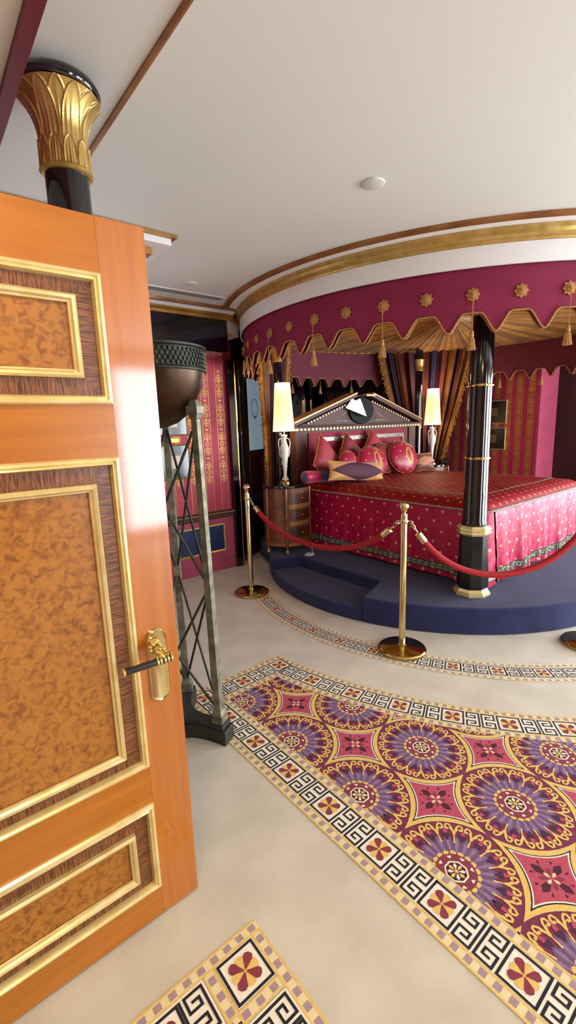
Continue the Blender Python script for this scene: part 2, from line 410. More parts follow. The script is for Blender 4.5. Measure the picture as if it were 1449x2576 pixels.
# black corner pilaster + mirrored screen running back to the bed alcove
struct(MB().box(2.58,2.655,WY-.055,WY-.001,0,2.15).build('wall_back_pilaster',M['black'],bevel=.004))
struct(MB().box(2.656,2.668,WY-.05,WY-.01,0,2.15).build('trim_14',M['gold']))
D=Vector((.87,.49,0)).normalized(); Nn=Vector((D.y,-D.x,0))   # towards the room
S0=Vector((2.66,4.17,0))
def scr(s,d,z): p=S0+D*s+Nn*d; return (p.x,p.y,z)
def sbox(mb,s0,s1,d0,d1,z0,z1,mi=0):
    v=[scr(s,d,z) for z in (z0,z1) for d in (d0,d1) for s in (s0,s1)]
    return mb.add(v,[(0,2,3,1),(4,5,7,6),(0,1,5,4),(2,6,7,3),(0,4,6,2),(1,3,7,5)],mi)
struct(sbox(MB(),-.02,.88,-.1,-.02,0,CZ-.001).build('wall_back_angled',M['black']))
t=thing('mirror_screen','black lacquer mirrored screen between striped wall and bed alcove','mirror screen',scr(.4,0,0))
fr=MB()
for s0,s1 in ((0,.05),(.10,.17),(.29,.36),(.80,.87)): sbox(fr,s0,s1,-.019,.02,.0,2.2)
sbox(fr,0,.87,-.019,.025,2.12,2.26); sbox(fr,0,.87,-.019,.022,0,.10); sbox(fr,.3,.84,-.019,.02,1.13,1.22)
fr.build('frame',M['black'],t,bevel=.004)
g=MB()
for s in (.05,.17,.36,.795): sbox(g,s,s+.004,-.016,.0205,.1,2.12)
g.build('gilt_line',M['goldp'],t)
a=MB(); sbox(a,.05,.10,-.0185,-.01,.1,2.12); a.build('mirror_strip',M['mirror'],t)
a=MB(); sbox(a,.176,.29,-.0185,-.008,.1,2.12); a.build('mirror_strip',M['mirror'],t)
a=MB(); sbox(a,.366,.795,-.0185,-.008,.1,1.13); a.build('lower_mirror',M['mirror'],t)
a=MB(); sbox(a,.366,.795,-.0185,-.006,1.22,2.02); pane=a.build('mirror_glow_pane',M['mirrorblue'],t); pane['label']='mirror pane with its pale blue reflection put in as glow'
a=MB(); sbox(a,.366,.795,-.0185,-.008,2.03,2.12); a.build('mirror_strip',M['mirror'],t)
a=MB(); pts=[scr(.59+.085*cos(2*PI*i/40),-.004,1.70+.10*sin(2*PI*i/40)) for i in range(40)]; a.tube(pts,.0035,6,closed=True)
for i in range(-3,4): a.ball(scr(.59+.012*i,-.004,1.60-.012*(3-abs(i))*.5),.007,8,6)
a.build('oval_wreath',M['goldp'],t)

# back mirror wall of the alcove
struct(MB().box(3.3,8.2,5.0,5.1,0,CZ-.001).build('wall_alcove',M['mirror']))
mb=MB(); mb.box(RX,RX+.1,RY,4.99,0,CZ-.001)
P=lambda u,z,d:(RX-d,u,z)
wallpaper(mb,P,RY,4.9,.3,2.4,[2.815+.153*k for k in range(13)],.042,.285,.2)
struct(mb.build('wall_right_alcove',[M['wall'],M['wallpaleR'],M['wallgold']]),'burgundy wallpaper with gold stripes')
struct(MB().box(RX+.001,7.1,RY-.03,RY-.001,0,CZ-.001).build('wall_right_return',M['pink']),'rose return of the wall')
struct(MB().box(7.1,7.2,1.3,RY,0,CZ-.001).build('wall_right_wood',M['dark']))
struct(MB().box(RX-.02,RX-.001,RY,4.99,2.1,2.16).build('trim_15',M['hbbrown']))

# ------------------------------------------------------------------ circular cornice above the bed
def ringpart(nm,prof,m,a0,a1,seg=160,smooth=30,label=None):
    return struct(MB().lathe(prof,seg,CC,math.radians(a0),math.radians(a1),closed=True).build(nm,m,smooth=smooth),label)
ringpart('trim_16',[(2.045,2.33),(2.06,2.33),(2.06,2.438),(2.045,2.438)],M['white'],0,360,label='white curved fascia')
ringpart('trim_17',[(2.045,2.439),(2.065,2.439),(2.072,2.448),(2.07,2.458),(2.085,2.47),(2.09,2.488),(2.10,2.494),(2.10,2.508),(2.045,2.508)],M['gold'],0,360,label='gilded curved cornice')
ringpart('trim_18',[(2.06,2.509),(2.10,2.509),(2.17,2.515),(2.17,2.519),(2.06,2.519)],M['white'],147,395)
ringpart('trim_19',[(2.171,2.519),(2.171,2.506),(2.185,2.500),(2.195,2.504),(2.21,2.500),(2.222,2.506),(2.222,2.519)],M['bronzegold'],150,390,label='brown gilt outer ring')

# ------------------------------------------------------------------ canopy
can=thing('bed_canopy','round burgundy bed canopy with gold scalloped edge above the bed','canopy',(CC[0],CC[1],2.33))
NS=50; PH=-145.0
def scallop(adeg):
    p=((adeg-PH)/7.2)%1.0; d=min(p,1-p)
    if d<.19: return 2.092
    t=(d-.19)/.31
    return 2.092-.112*(.5-.5*cos(PI*t))*.45-.112*.55*(t if t<.85 else .85+(t-.85)*(1-(t-.85)/.3)*2*.5)
def ring_sheet(R,ztop,flare):
    mb=MB(); n=NS*18; rows=6
    def fn(u,v):
        a=PH+360*u; zb=scallop(a); z=ztop+(zb-ztop)*v; k=max(0,(2.10-z)/.12)
        r=R+flare*k*k; ar=math.radians(a); return (CC[0]+r*cos(ar),CC[1]+r*sin(ar),z)
    mb.grid(fn,n,rows); return mb
o=ring_sheet(CR,2.332,.012); o.build('valance',M['canopy'],can,smooth=60)
o=ring_sheet(CR-.022,2.45,.012); o.build('valance_lining',M['lining'],can,smooth=60)
for R_,nm in ((CR+.016,'edge_cord'),(CR-.024,'lining_cord')):
    pts=[]
    n=NS*18
    for i in range(n):
        a=PH+360*i/n; ar=math.radians(a); z=scallop(a); k=max(0,(2.10-z)/.12); r=R_-.006+.012*k*k; pts.append((CC[0]+r*cos(ar),CC[1]+r*sin(ar),z))
    MB().tube(pts,.0055,6,closed=True).build(nm,M['cord'],can,smooth=80)
# pleated tent lining
mb=MB(); n=480
def tentfn(u,v):
    a=2*PI*u; r=1.99*(1-v)+.05*v
    i=u*n; w=((i%4)/4.0); w=abs(w*2-1)
    z=2.442+.06*v-.020*w*(1-.6*v)-.03*sin(PI*v)*(.5+.5*sin(a*6))*.5
    return (CC[0]+r*cos(a),CC[1]+r*sin(a),z)
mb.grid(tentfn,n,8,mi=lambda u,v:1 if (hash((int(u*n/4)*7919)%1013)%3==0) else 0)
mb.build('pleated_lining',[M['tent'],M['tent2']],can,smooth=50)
MB().lathe([(1.975,2.425),(2.0,2.425),(2.0,2.445),(1.975,2.445)],160,CC,closed=True).build('lining_rim',M['goldp'],can,smooth=30)
# rosettes and tassels
def rosette_mb():
    mb=MB(); k=16
    outer=[((.041 if i%2==0 else .031)*cos(2*PI*i/k),(.041 if i%2==0 else .031)*sin(2*PI*i/k)) for i in range(k)]
    # local: disc in YZ plane, facing +X
    def ring(r,x): return [(x,r*cos(2*PI*i/k),r*sin(2*PI*i/k)) for i in range(k)]
    v=[(0,p[0],p[1]) for p in outer]+[(.006,p[0]*.97,p[1]*.97) for p in outer]+ring(.022,.008)+ring(.020,.015)+ring(.010,.017)+ring(.008,.024)+[(.025,0,0)]
    f=[]
    for j in range(5):
        for i in range(k): f.append((j*k+i,j*k+(i+1)%k,(j+1)*k+(i+1)%k,(j+1)*k+i))
    f.append(tuple(range(k))[::-1]); 
    for i in range(k): f.append((5*k+i,5*k+(i+1)%k,6*k))
    return mb.add(v,f)
def tassel_mb():
    mb=MB()
    mb.tube([(.026,0,-.005),(.022,0,-.05),(.018,0,-.20)],.0032,6)
    mb.ball((.018,0,-.205),.011,12,8)
    mb.lathe([(.004,-.205),(.012,-.215),(.013,-.228),(.009,-.234)],16,(.018,0))
    mb.lathe([(.009,-.232),(.015,-.242),(.019,-.27),(.024,-.303),(.02,-.304),(.001,-.30)],24,(.018,0),ripple=lambda a,j:.10*cos(12*a) if j>0 else 0)
    return mb
r0=rosette_mb().build('rosette',M['cord'],can,off=(0,0,0),smooth=40)
t0=tassel_mb().build('tassel',M['cord'],r0,off=(0,0,0),smooth=50)
def placero(o,k):
    a=math.radians(PH+7.2*k); r=CR+.003
    o.location=Vector((CC[0]+r*cos(a),CC[1]+r*sin(a),2.192))-WL[can.name]; o.rotation_euler=(0,0,a)
placero(r0,0)
for k in range(1,NS):
    c=r0.copy(); COL.objects.link(c); c.parent=can; placero(c,k)
    if k%2==0 and not (100<((PH+7.2*k)%360)<168):
        d=t0.copy(); COL.objects.link(d); d.parent=c

# ------------------------------------------------------------------ platform
mb=MB()
NA=(2.58,2.24); NB=(2.868,2.352); NC=(2.868,3.46)
def arc(c,r,a0,a1,n): return [(c[0]+r*cos(math.radians(a0+(a1-a0)*i/n)),c[1]+r*sin(math.radians(a0+(a1-a0)*i/n))) for i in range(n+1)]
aN=math.degrees(math.atan2(NA[1]-PC[1],NA[0]-PC[0]))%360
NC=(2.868,3.36)
upper=arc(PC,PR,aN,318,60)+[(6.5,1.55),(6.5,4.9),(3.75,4.72),(3.1,4.32),(3.02,4.25)]+arc(PC,PR,138,153,8)+[NC,NB][0:]
mb.prism(upper,.0,PZ)
lower=[NB,NC]+arc(PC,PR-.002,153,aN,40)
mb2=MB(); mb2.prism([(p[0],p[1]) for p in lower],0,.105)
pt=thing('bed_platform','round navy blue carpeted platform carrying the bed','platform',(PC[0],PC[1],0))
mb.build('upper_tier',M['navy'],pt,bevel=.018)
mb2.build('lower_step',M['navy'],pt,bevel=.015)

# ------------------------------------------------------------------ carpet patterns (inlaid, drawn as tufted yarn areas)
class Art:
    keys=list(Y.keys())
    def __init__(s,z0=.0012): s.mb=MB(); s.z0=z0; s.clip=None; s.k=0
    def poly(s,pts,col,lay):
        pts=[(p[0],p[1]) for p in pts]
        if s.clip:
            pts=s.clip(pts)
            if len(pts)<3: return
        ar=sum(pts[i][0]*pts[(i+1)%len(pts)][1]-pts[(i+1)%len(pts)][0]*pts[i][1] for i in range(len(pts)))
        if abs(ar)<1e-9: return
        if ar<0: pts=pts[::-1]
        s.k=(s.k+1)%11
        z=s.z0+lay*.0004+s.k*.00003
        s.mb.add([(p[0],p[1],z) for p in pts],[tuple(range(len(pts)))],Art.keys.index(col))
    def stroke(s,pts,w,col,lay,P=lambda a,b:(a,b),sub=1):
        # square-joined polyline in mapped space
        q=[]
        for a,b in zip(pts[:-1],pts[1:]):
            for k in range(sub): q.append((a[0]+(b[0]-a[0])*k/sub,a[1]+(b[1]-a[1])*k/sub))
        q.append(pts[-1])
        for a,b in zip(q[:-1],q[1:]):
            dx,dy=b[0]-a[0],b[1]-a[1]; l=math.hypot(dx,dy)
            if l<1e-9: continue
            dx*=w/2/l; dy*=w/2/l
            s.poly([P(a[0]-dx-dy,a[1]-dy+dx),P(a[0]-dx+dy,a[1]-dy-dx),P(b[0]+dx+dy,b[1]+dy-dx),P(b[0]+dx-dy,b[1]+dy+dx)],col,lay)
    def ribbon(s,pts,w,col,lay):
        L=[];R_=[]
        for i,p in enumerate(pts):
            a=pts[max(0,i-1)]; b=pts[min(len(pts)-1,i+1)]; dx,dy=b[0]-a[0],b[1]-a[1]; l=math.hypot(dx,dy) or 1; nx,ny=-dy/l*w/2,dx/l*w/2
            L.append((p[0]+nx,p[1]+ny)); R_.append((p[0]-nx,p[1]-ny))
        for i in range(len(pts)-1): s.poly([L[i],L[i+1],R_[i+1],R_[i]],col,lay)
    def build(s,nm): return s.mb.build(nm,[Y[k] for k in Art.keys],fix=False)
def halfclip(pts,n,d):
    """keep n.p>=d"""
    out=[]
    for i in range(len(pts)):
        a=pts[i]; b=pts[(i+1)%len(pts)]; da=a[0]*n[0]+a[1]*n[1]-d; db=b[0]*n[0]+b[1]*n[1]-d
        if da>=0: out.append(a)
        if (da>=0)!=(db>=0):
            t=da/(da-db); out.append((a[0]+(b[0]-a[0])*t,a[1]+(b[1]-a[1])*t))
    return out
def strip(A,P,s0,s1,v0,v1,col,lay,ds=.08):
    n=max(1,int(math.ceil((s1-s0)/ds)))
    for i in range(n):
        a=s0+(s1-s0)*i/n; b=s0+(s1-s0)*(i+1)/n; A.poly([P(a,v0),P(b,v0),P(b,v1),P(a,v1)],col,lay)
def dashes(A,P,s0,s1,v0,v1,pitch=.0425,lines=True):
    strip(A,P,s0,s1,v0,v1,'pale',1)
    if lines:
        w=(v1-v0)*.16
        strip(A,P,s0,s1,v0,v0+w,'yel',2); strip(A,P,s0,s1,v1-w,v1,'yel',2)
    n=int((s1-s0)/pitch); vm=(v0+v1)/2; h=(v1-v0)*.26
    for i in range(n):
        s=s0+(i+.5)*(s1-s0)/n; A.poly([P(s-.0105,vm-h),P(s+.0105,vm-h),P(s+.0105,vm+h),P(s-.0105,vm+h)],'mauve',2)
def flower(A,P,s,v,r=.042):
    for k in range(8):
        a=PI/4*k; col='maroon' if k%2 else 'yel'; w=.34 if k%2 else .40
        pts=[]
        for t,ww in ((.06,.03),(.35,.13),(.7,.26),(.92,.2),(1,.0),(.92,-.2),(.7,-.26),(.35,-.13),(.06,-.03)):
            rr=r*t*(1.08 if k%2 else .95); q=ww*r*1.25; pts.append(P(s+rr*cos(a)-q*sin(a),v+rr*sin(a)+q*cos(a)))
        A.poly(pts,col,4 if k%2 else 3)
    A.poly([P(s+.1*r*cos(i*PI/3),v+.1*r*sin(i*PI/3)) for i in range(6)],'yel',5)
KW=.0075
def fsquare(A,P,s,v,h=.052):
    A.stroke([(s-h,v-h),(s+h,v-h),(s+h,v+h),(s-h,v+h),(s-h,v-h)],KW,'navy',3,P); flower(A,P,s,v,h*.8)
def keyhalf(A,P,s0,s1,v,h=.052):
    """fret running from the square at s0 to the bar at s1 (s1 may be < s0)"""
    L=s1-s0; sx=lambda t:s0+L*t
    A.stroke([(sx(1),v-h),(sx(1),v+h)],KW,'navy',3,P)
    for g in (1,-1):
        A.stroke([(sx(1),v+g*h),(sx(.22),v+g*h),(sx(.22),v+g*h*.24),(sx(.76),v+g*h*.24),(sx(.76),v+g*h*.62),(sx(.48),v+g*h*.62)],KW,'navy',3,P)
    A.stroke([(sx(0),v-h),(sx(.0),v+h)],KW,'navy',3,P)
def keyband(A,P,s0,s1,v,flowers,h=.052,bg='white'):
    strip(A,P,s0,s1,v-h-.008,v+h+.008,bg,1)
    for a in flowers: 
        if s0-.01<=a-h and a+h<=s1+.01: fsquare(A,P,a,v,h)
    fl=sorted(flowers)
    for a,b in zip(fl[:-1],fl[1:]):
        m=(a+b)/2
        keyhalf(A,P,a+h,m-.007,v,h); keyhalf(A,P,b-h,m+.007,v,h)

A=Art()
RC=(4.225,2.49); R0=2.54
XL0,XL1=.993,1.191; YE0,YE1=2.235,2.04
def Pl(s,v): return (1.092+v, s)        # left border (s = y)
def Pe(s,v): return (s, 2.137+v)        # end border (s = x)
def Pa(s,v):
    r=R0+.099-v; a=math.radians(187.6)+s/(R0+.099); return (RC[0]+r*cos(a),RC[1]+r*sin(a))
# field
YB=-.75; XR=3.7
def arcy(x,r=R0+.19):
    d=x-RC[0]
    return RC[1]-math.sqrt(max(0,r*r-d*d)) if abs(d)<r else 9
n=70
for i in range(n):
    a=1.185+(XR-1.185)*i/n; b=1.185+(XR-1.185)*(i+1)/n
    ya=min(2.045,arcy(a)); yb=min(2.045,arcy(b))
    if ya<YB or yb<YB: continue
    A.poly([(a,YB),(b,YB),(b,yb),(a,ya)],'burg',0)
def rugclip(pts):
    pts=halfclip(pts,(1,0),1.186)
    if len(pts)>2: pts=halfclip(pts,(0,-1),-2.046)
    if len(pts)>2: pts=halfclip(pts,(0,1),YB)
    if len(pts)>2:
        cx=sum(p[0] for p in pts)/len(pts)-RC[0]; cy=sum(p[1] for p in pts)/len(pts)-RC[1]; l=math.hypot(cx,cy); n=(cx/l,cy/l)
        if l<R0-.1: return []
        pts=halfclip(pts,n,R0+.19+n[0]*RC[0]+n[1]*RC[1])
    return pts
A.clip=rugclip
GX,GY=.424,.4335
def medallion(cx,cy):
    p=lambda r,a:(cx+r*cos(a),cy+r*sin(a)*GY/GX)
    K=16; st=2*PI/K
    # scroll pairs
    for i in range(K):
        a=i*st
        # stem (flame) between rays
        A.poly([p(.112,a+st*.5-.03),p(.150,a+st*.5-.012),p(.158,a+st*.5-.02),p(.158,a+st*.5+.02),p(.150,a+st*.5+.012),p(.112,a+st*.5+.03)],'yel',2)
        for sg in (1,-1):
            am=a+st*.5
            A.ribbon([p(r_,am+sg*t_*st) for t_,r_ in ((.0,.146),(.07,.163),(.16,.181),(.27,.1905),(.37,.189),(.43,.180),(.405,.171),(.33,.1685),(.285,.175))],.0078,'yel',3)
            A.poly([p(.160,am),p(.178,am+sg*.16*st),p(.170,am+sg*.24*st),p(.158,am+sg*.1*st)],'yel',3)
        # dark petal between stems
        A.poly([p(.118,a),p(.145,a-.10),p(.163,a),p(.145,a+.10)],'dpl',2)
        A.poly([p(.150,a-.05),p(.163,a-.04),p(.176,a),p(.163,a+.04),p(.150,a+.05)],'red',3)
    # purple star
    K2=24
    for i in range(K2):
        a=i*2*PI/K2; h=PI/K2
        A.poly([p(.06,a-h),p(.118,a-h*.95),p(.150 if i%2 else .142,a),p(.118,a+h*.95),p(.06,a+h)],'pur',1)
        A.poly([p(.075,a-h*.3),p(.112,a-h*.45),p(.134,a),p(.112,a+h*.45),p(.075,a+h*.3)],'pur2',2)
    # yellow beads ring
    for i in range(18):
        a=i*2*PI/18; A.poly([p(.062,a-.12),p(.074,a-.15),p(.080,a),p(.074,a+.15),p(.062,a+.12)],'yel',3)
    for i in range(24):
        a=i*2*PI/24; b=(i+1)*2*PI/24; A.poly([p(0,a),p(.066,a),p(.066,b)],'maroon',4)
    for i in range(8):
        a=i*PI/4+.2; A.poly([p(.047,a),p(.056,a-.14),p(.060,a-.07),p(.056,a),p(.060,a+.07),p(.056,a+.14)],'white',5)
    for i in range(8):
        a=i*PI/4+PI/8; b=a+PI/4
        A.poly([p(0,a),p(.040,a),p(.040,b)],'white',5); A.poly([p(0,a),p(.034,a),p(.034,b)],'dkred',6)
        A.poly([p(.006,i*PI/4),p(.022,i*PI/4-.28),p(.031,i*PI/4),p(.022,i*PI/4+.28)],'white' if i%2 else 'yel',7)
    A.poly([p(.007,i*PI/3) for i in range(6)],'yel',8)
def cusp(cx,cy,c,col,lay,fat=False):
    """four-pointed concave lozenge between medallions; c = distance of its points"""
    a=GX/2; rho=math.hypot(a,a-c); pts=[]
    for q in range(4):
        ox=a*(1 if q in (0,3) else -1); oy=a*(1 if q in (0,1) else -1)
        s=[]
        x0,y0=((c,0),(0,c),(-c,0),(0,-c))[q]; x1,y1=((0,c),(-c,0),(0,-c),(c,0))[q]
        t0=math.atan2(y0-oy,x0-ox); t1=math.atan2(y1-oy,x1-ox)
        d=(t1-t0+PI)%(2*PI)-PI
        for k in range(8):
            t=t0+d*k/8; rr=rho-(.0135*sin(PI*k/8)**.7 if fat else 0); pts.append((ox+rr*cos(t),oy+rr*sin(t)))
    # fan of triangles (concave shape)
    m=len(pts); 
    for i in range(m):
        q0,q1=pts[i],pts[(i+1)%m]
        A.poly([(cx,cy),(cx+q0[0],cy+q0[1]*GY/GX),(cx+q1[0],cy+q1[1]*GY/GX)],col,lay)
def diamond(cx,cy):
    cusp(cx,cy,.205,'yel',2,True); cusp(cx,cy,.158,'navy',3); cusp(cx,cy,.144,'white',4); cusp(cx,cy,.130,'red',5)
    p=lambda r,a:(cx+r*cos(a),cy+r*sin(a))
    for i in range(4):
        a=i*PI/2
        A.poly([p(.028,a-.3),p(.05,a-.28),p(.07,a),p(.05,a+.28),p(.028,a+.3)],'dkred',6)
        A.poly([p(.008,a+PI/4),p(.028,a+PI/4-.3),p(.042,a+PI/4),p(.028,a+PI/4+.3)],'maroon',6)
        for g in (1,-1): A.poly([p(.05,a+g*.42),p(.064,a+g*.36),p(.066,a+g*.5)],'dkred',6)
    for i in range(4): 
        a=i*PI/2; A.poly([p(.004,a),p(.018,a-.35),p(.028,a),p(.018,a+.35)],'pale',7)
for i in range(0,6):
    for j in range(-6,1):
        cx=1.222+GX*i; cy=1.968+GY*j
        if arcy(cx-.2)+.25>cy-.2 or i<1: medallion(cx,cy)
        diamond(cx+GX/2,cy-GY/2); 
for j in range(-6,1): diamond(1.222-GX/2,1.968+GY*j-GY/2)
for i in range(0,3): diamond(1.222+GX/2+GX*i,1.968+GY/2)
A.clip=None
# straight left border, end border, curved border
flL=[2.137]+[1.903-.2525*k for k in range(12)]
dashes(A,Pl,YB,YE0,-.099,-.058); dashes(A,Pl,YB,2.10,.058,.099); keyband(A,Pl,YB,2.19,0,flL)
xe1=1.70
dashes(A,Pe,XL0,xe1,.058,.099); dashes(A,Pe,1.15,1.56,-.099,-.058); strip(A,Pe,1.15,xe1-.03,-.06,.06,'white',1); fsquare(A,Pe,1.348,0); fsquare(A,Pe,1.622,0)
for a_,b_ in ((1.144,1.213),(1.296,1.227),(1.400,1.478),(1.570,1.492)): keyhalf(A,Pe,a_,b_,0)
flA=[.276+.267*k for k in range(14)]
SE=3.4
dashes(A,Pa,-.05,SE,.058,.099); dashes(A,Pa,.10,SE,-.099,-.058)
keyband(A,Pa,.075,SE,0,flA); keyhalf(A,Pa,.064,.137,0); keyhalf(A,Pa,.224,.151,0)
rug=A.build('patterned_carpet'); tag(rug,'purple and burgundy medallion carpet with black key border across the floor','carpet')
# ring border round the platform
A=Art(); GC=(4.09,2.42); GR=1.972
def Pg(s,v):
    r=GR+v; a=math.radians(150)+s/GR; return (GC[0]+r*cos(a),GC[1]+r*sin(a))
LG=math.radians(125)*GR
s_of=lambda deg:math.radians(deg-150)*GR
a1=math.degrees(math.atan2(2.616-GC[1],2.13-GC[0]))
fl=[s_of(a1)+.2545*k for k in range(-3,15)]
fl=[f for f in fl if .06<f<LG-.06]
dashes(A,Pg,0,LG,-.095,-.065,lines=False); dashes(A,Pg,0,LG,.065,.095,lines=False)
keyband(A,Pg,0,LG,0,fl,h=.045)
ring=A.build('carpet_border'); tag(ring,'curved black key and flower carpet border circling the navy platform','carpet border')
# corner piece by the doorway
A=Art(); cxs,cys=.617,.993
def Px(s,v): return (cxs-s, cys-.098+v)
def Py(s,v): return (cxs-.098-v, cys-s) 
dashes(A,Px,0,1.5,.062,.098); dashes(A,Py,.036,1.7,-.098,-.062)
q=(cxs-.098,cys-.098)
strip(A,Px,.036,.16,-.062,.062,'white',1); fsquare(A,lambda s,v:(s,v),q[0],q[1],.056)
dashes(A,lambda s,v:(cxs-.18+v,cys-s),.036,.40,-.018,.018); dashes(A,lambda s,v:(cxs-s,cys-.18+v),.036,.40,-.018,.018)
for P_ in (Px,Py):
    strip(A,P_,.20,1.5,-.062,.062,'white',1)
    for k in range(5):
        b=.205+.2525*k
        keyhalf(A,P_,b+.07,b+.005,0); fsquare(A,P_,b+.13,0); keyhalf(A,P_,b+.185,b+.245,0)
dashes(A,Px,.2,1.5,-.098,-.062); dashes(A,Py,.2,1.7,.062,.098)
cp=A.build('carpet_corner'); tag(cp,'corner of key patterned carpet with one framed flower in the foreground by the door','carpet')

# ------------------------------------------------------------------ door leaf
DX0,DX1,DY,DZ0,DZ1=-.40,.531,1.19,.008,1.992
door=struct(thing('door_1','open honey wood door leaf with gilt mouldings','door',(DX0,DY,0)))
MB().box(.412,DX1,DY,DY+.045,DZ0,DZ1).build('lock_stile',M['dwood'],door)
MB().box(DX0,-.281,DY,DY+.045,DZ0,DZ1).build('hinge_stile',M['dwood'],door,bevel=.003)
for z0,z1 in ((1.867,DZ1),(1.434,1.562),(.411,.534),(DZ0,.116)):
    MB().box(-.2805,.4115,DY,DY+.045,z0,z1).build('rail',M['dwoodh'],door)
mp_o=[(0,0),(0,.006),(.004,.012),(.010,.014),(.014,.009),(.019,.012),(.022,.004),(.023,-.008)]
mp_i=[(0,-.006),(0,.008),(.005,.014),(.011,.012),(.015,.006),(.019,.004),(.020,-.002)]
for (z0,z1,i0,i1) in ((1.562,1.867,1.624,1.811),(.534,1.434,.59,1.369),(.116,.411,.173,.34)):
    pn=thing('panel',None,None,(0,0,0)) if False else None
    O=(0,DY,0); U=(1,0,0); V=(0,0,1); N_=(0,-1,0)
    x0,x1=-.281,.4115; xi0,xi1=-.219,.349
    b=MB().box(xi0+.018,xi1-.018,DY+.004,DY+.03,i0+.018,i1-.018).build('burl_panel',M['burl'],door)
    zz=MB()
    y=DY+.004
    o=.02
    zz.add([(x0+o,y,z0+o),(x1-o,y,z0+o),(xi1-.002,y,i0+.002),(xi0+.002,y,i0+.002)],[(0,1,2,3)],1)
    zz.add([(x0+o,y,z1-o),(x1-o,y,z1-o),(xi1-.002,y,i1-.002),(xi0+.002,y,i1-.002)],[(0,1,2,3)],1)
    zz.add([(x1-o,y,z0+o),(x1-o,y,z1-o),(xi1-.002,y,i1-.002),(xi1-.002,y,i0+.002)],[(0,1,2,3)],0)
    zz.add([(x0+o,y,z0+o),(x0+o,y,z1-o),(xi0+.002,y,i1-.002),(xi0+.002,y,i0+.002)],[(0,1,2,3)],0)
    zz.box(x0,x1,DY+.03,DY+.04,z0,z1,0)
    zz.build('zebrano_border',[M['zebv'],M['zebh']],door,fix=False)
    MB().frame(O,U,V,N_,x0,x1,z0,z1,mp_o).build('outer_moulding',M['dgold'],door,smooth=25)
    MB().frame(O,U,V,N_,xi0,xi1,i0,i1,mp_i).build('inner_moulding',M['dgold'],door,smooth=25)
# handle
hx=.466
def oblong(w,h,cz,n=12):
    p=[]
    for i in range(n+1): a=PI*i/n; p.append((hx+w*cos(a),cz+(h-w)+w*sin(a)))
    for i in range(n+1): a=PI+PI*i/n; p.append((hx+w*cos(a),cz-(h-w)+w*sin(a)))
    return p
mb=MB(); pc=.834
o1=oblong(.030,.111,pc); o2=oblong(.026,.107,pc); o3=oblong(.020,.101,pc)
n=len(o1); v=[(p[0],DY,p[1]) for p in o1]+[(p[0],DY-.006,p[1]) for p in o1]+[(p[0],DY-.010,p[1]) for p in o2]+[(p[0],DY-.008,p[1]) for p in o3]
f=[]
for j in range(3):
    for i in range(n): f.append((j*n+i,j*n+(i+1)%n,(j+1)*n+(i+1)%n,(j+1)*n+i))
f.append(tuple(3*n+i for i in range(n))); mb.add(v,f)
pl=mb.build('handle_plate',M['brass'],door,smooth=30)
mb=MB(); lz=.876
mb.tube([(.457,DY-.008,.905),(.452,DY-.03,.90),(.455,DY-.05,.89),(.462,DY-.062,.88)],[.016,.010,.011,.013],12)
for i in range(9):
    a=i*2*PI/9; mb.ball((.450+.014*cos(a),DY-.030-.004*(i%2),.903+.014*sin(a)),.0065,8,6)
for i in range(7):
    a=i*2*PI/7; mb.ball((.458+.012*cos(a),DY-.05,.892+.012*sin(a)),.0055,8,6)
lev=mb.build('handle_neck',M['gold'],door,smooth=50)
mb=MB(); mb.tube([(.478,DY-.062,lz),(.352,DY-.060,lz+.002)],.0095,16); grip=mb.build('lever',M['leather'],door,smooth=50)
mb=MB()
for x,r in ((.480,.0125),(.470,.0115),(.460,.0125),(.449,.0115),(.440,.0125)):
    mb.tube([(x+.0025,DY-.062,lz),(x-.0025,DY-.062,lz)],r,16)
    for k in range(5): a=PI*k/4; mb.ball((x,DY-.062-.013*cos(a)*0,lz+.013),.006,8,6)
mb.tube([(.352,DY-.060,lz+.002),(.346,DY-.060,lz+.002)],.0115,16)
mb.build('lever_rings',M['gold'],grip,smooth=50)
MB().box(DX1-.0005,DX1+.001,DY+.008,DY+.036,.72,.95).build('lock_face',M['brassdark'],door)

# ------------------------------------------------------------------ black column with gilded lotus capital (behind the door)
def lotus(mb,c,z0,z1,r0,r1,n=8,steps=40,lay=0):
    """leafed bell"""
    pass
c0=(.487,1.605)
t=thing('lotus_column','black column with gilded lotus capital behind the top of the door','column',(c0[0],c0[1],0))
MB().lathe([(.085,0),(.085,.05),(.066,.07),(.062,2.27)],40,c0).build('shaft',M['black'],t,smooth=40)
mb=MB()
bell=lambda z: .062+.050*max(0,(z-2.345)/.108)**2.1
def leaf(a,z,n,z0,z1,rot,lift,pw):
    v=(z-z0)/(z1-z0)
    if v<0 or v>1: return 0
    x=((a-rot)*n/(2*PI)+.5)%1.0*2-1; hw=(1-v**pw)**.55
    d=hw-abs(x)
    if d<0: return 0
    return lift*min(1,d/.06)+.0028*math.exp(-((d-.09)/.06)**2)+.0022*math.exp(-(x/.07)**2)*(1-v)+.0012*cos(x*PI*5)*(1-v)
def capfn(u,v):
    a=2*PI*u; z=2.262+.192*v
    r=bell(z)+max(leaf(a,z,11,2.262,2.336,.1,.0075,3.2),leaf(a,z,7,2.262,2.452,.35,.004,3.0),leaf(a,z,7,2.262,2.455,.35+PI/7,.001,3.0))
    return (c0[0]+r*cos(a),c0[1]+r*sin(a),z)
mb.grid(capfn,308,110)
mb.lathe([(.062,2.25),(.070,2.252),(.075,2.258),(.070,2.265),(.062,2.266)],40,c0)
mb.build('capital',M['gold'],t,smooth=60)
MB().lathe([(.098,2.452),(.112,2.458),(.118,2.473),(.112,2.488),(.098,2.494)],48,c0).build('abacus',M['black'],t,smooth=60)

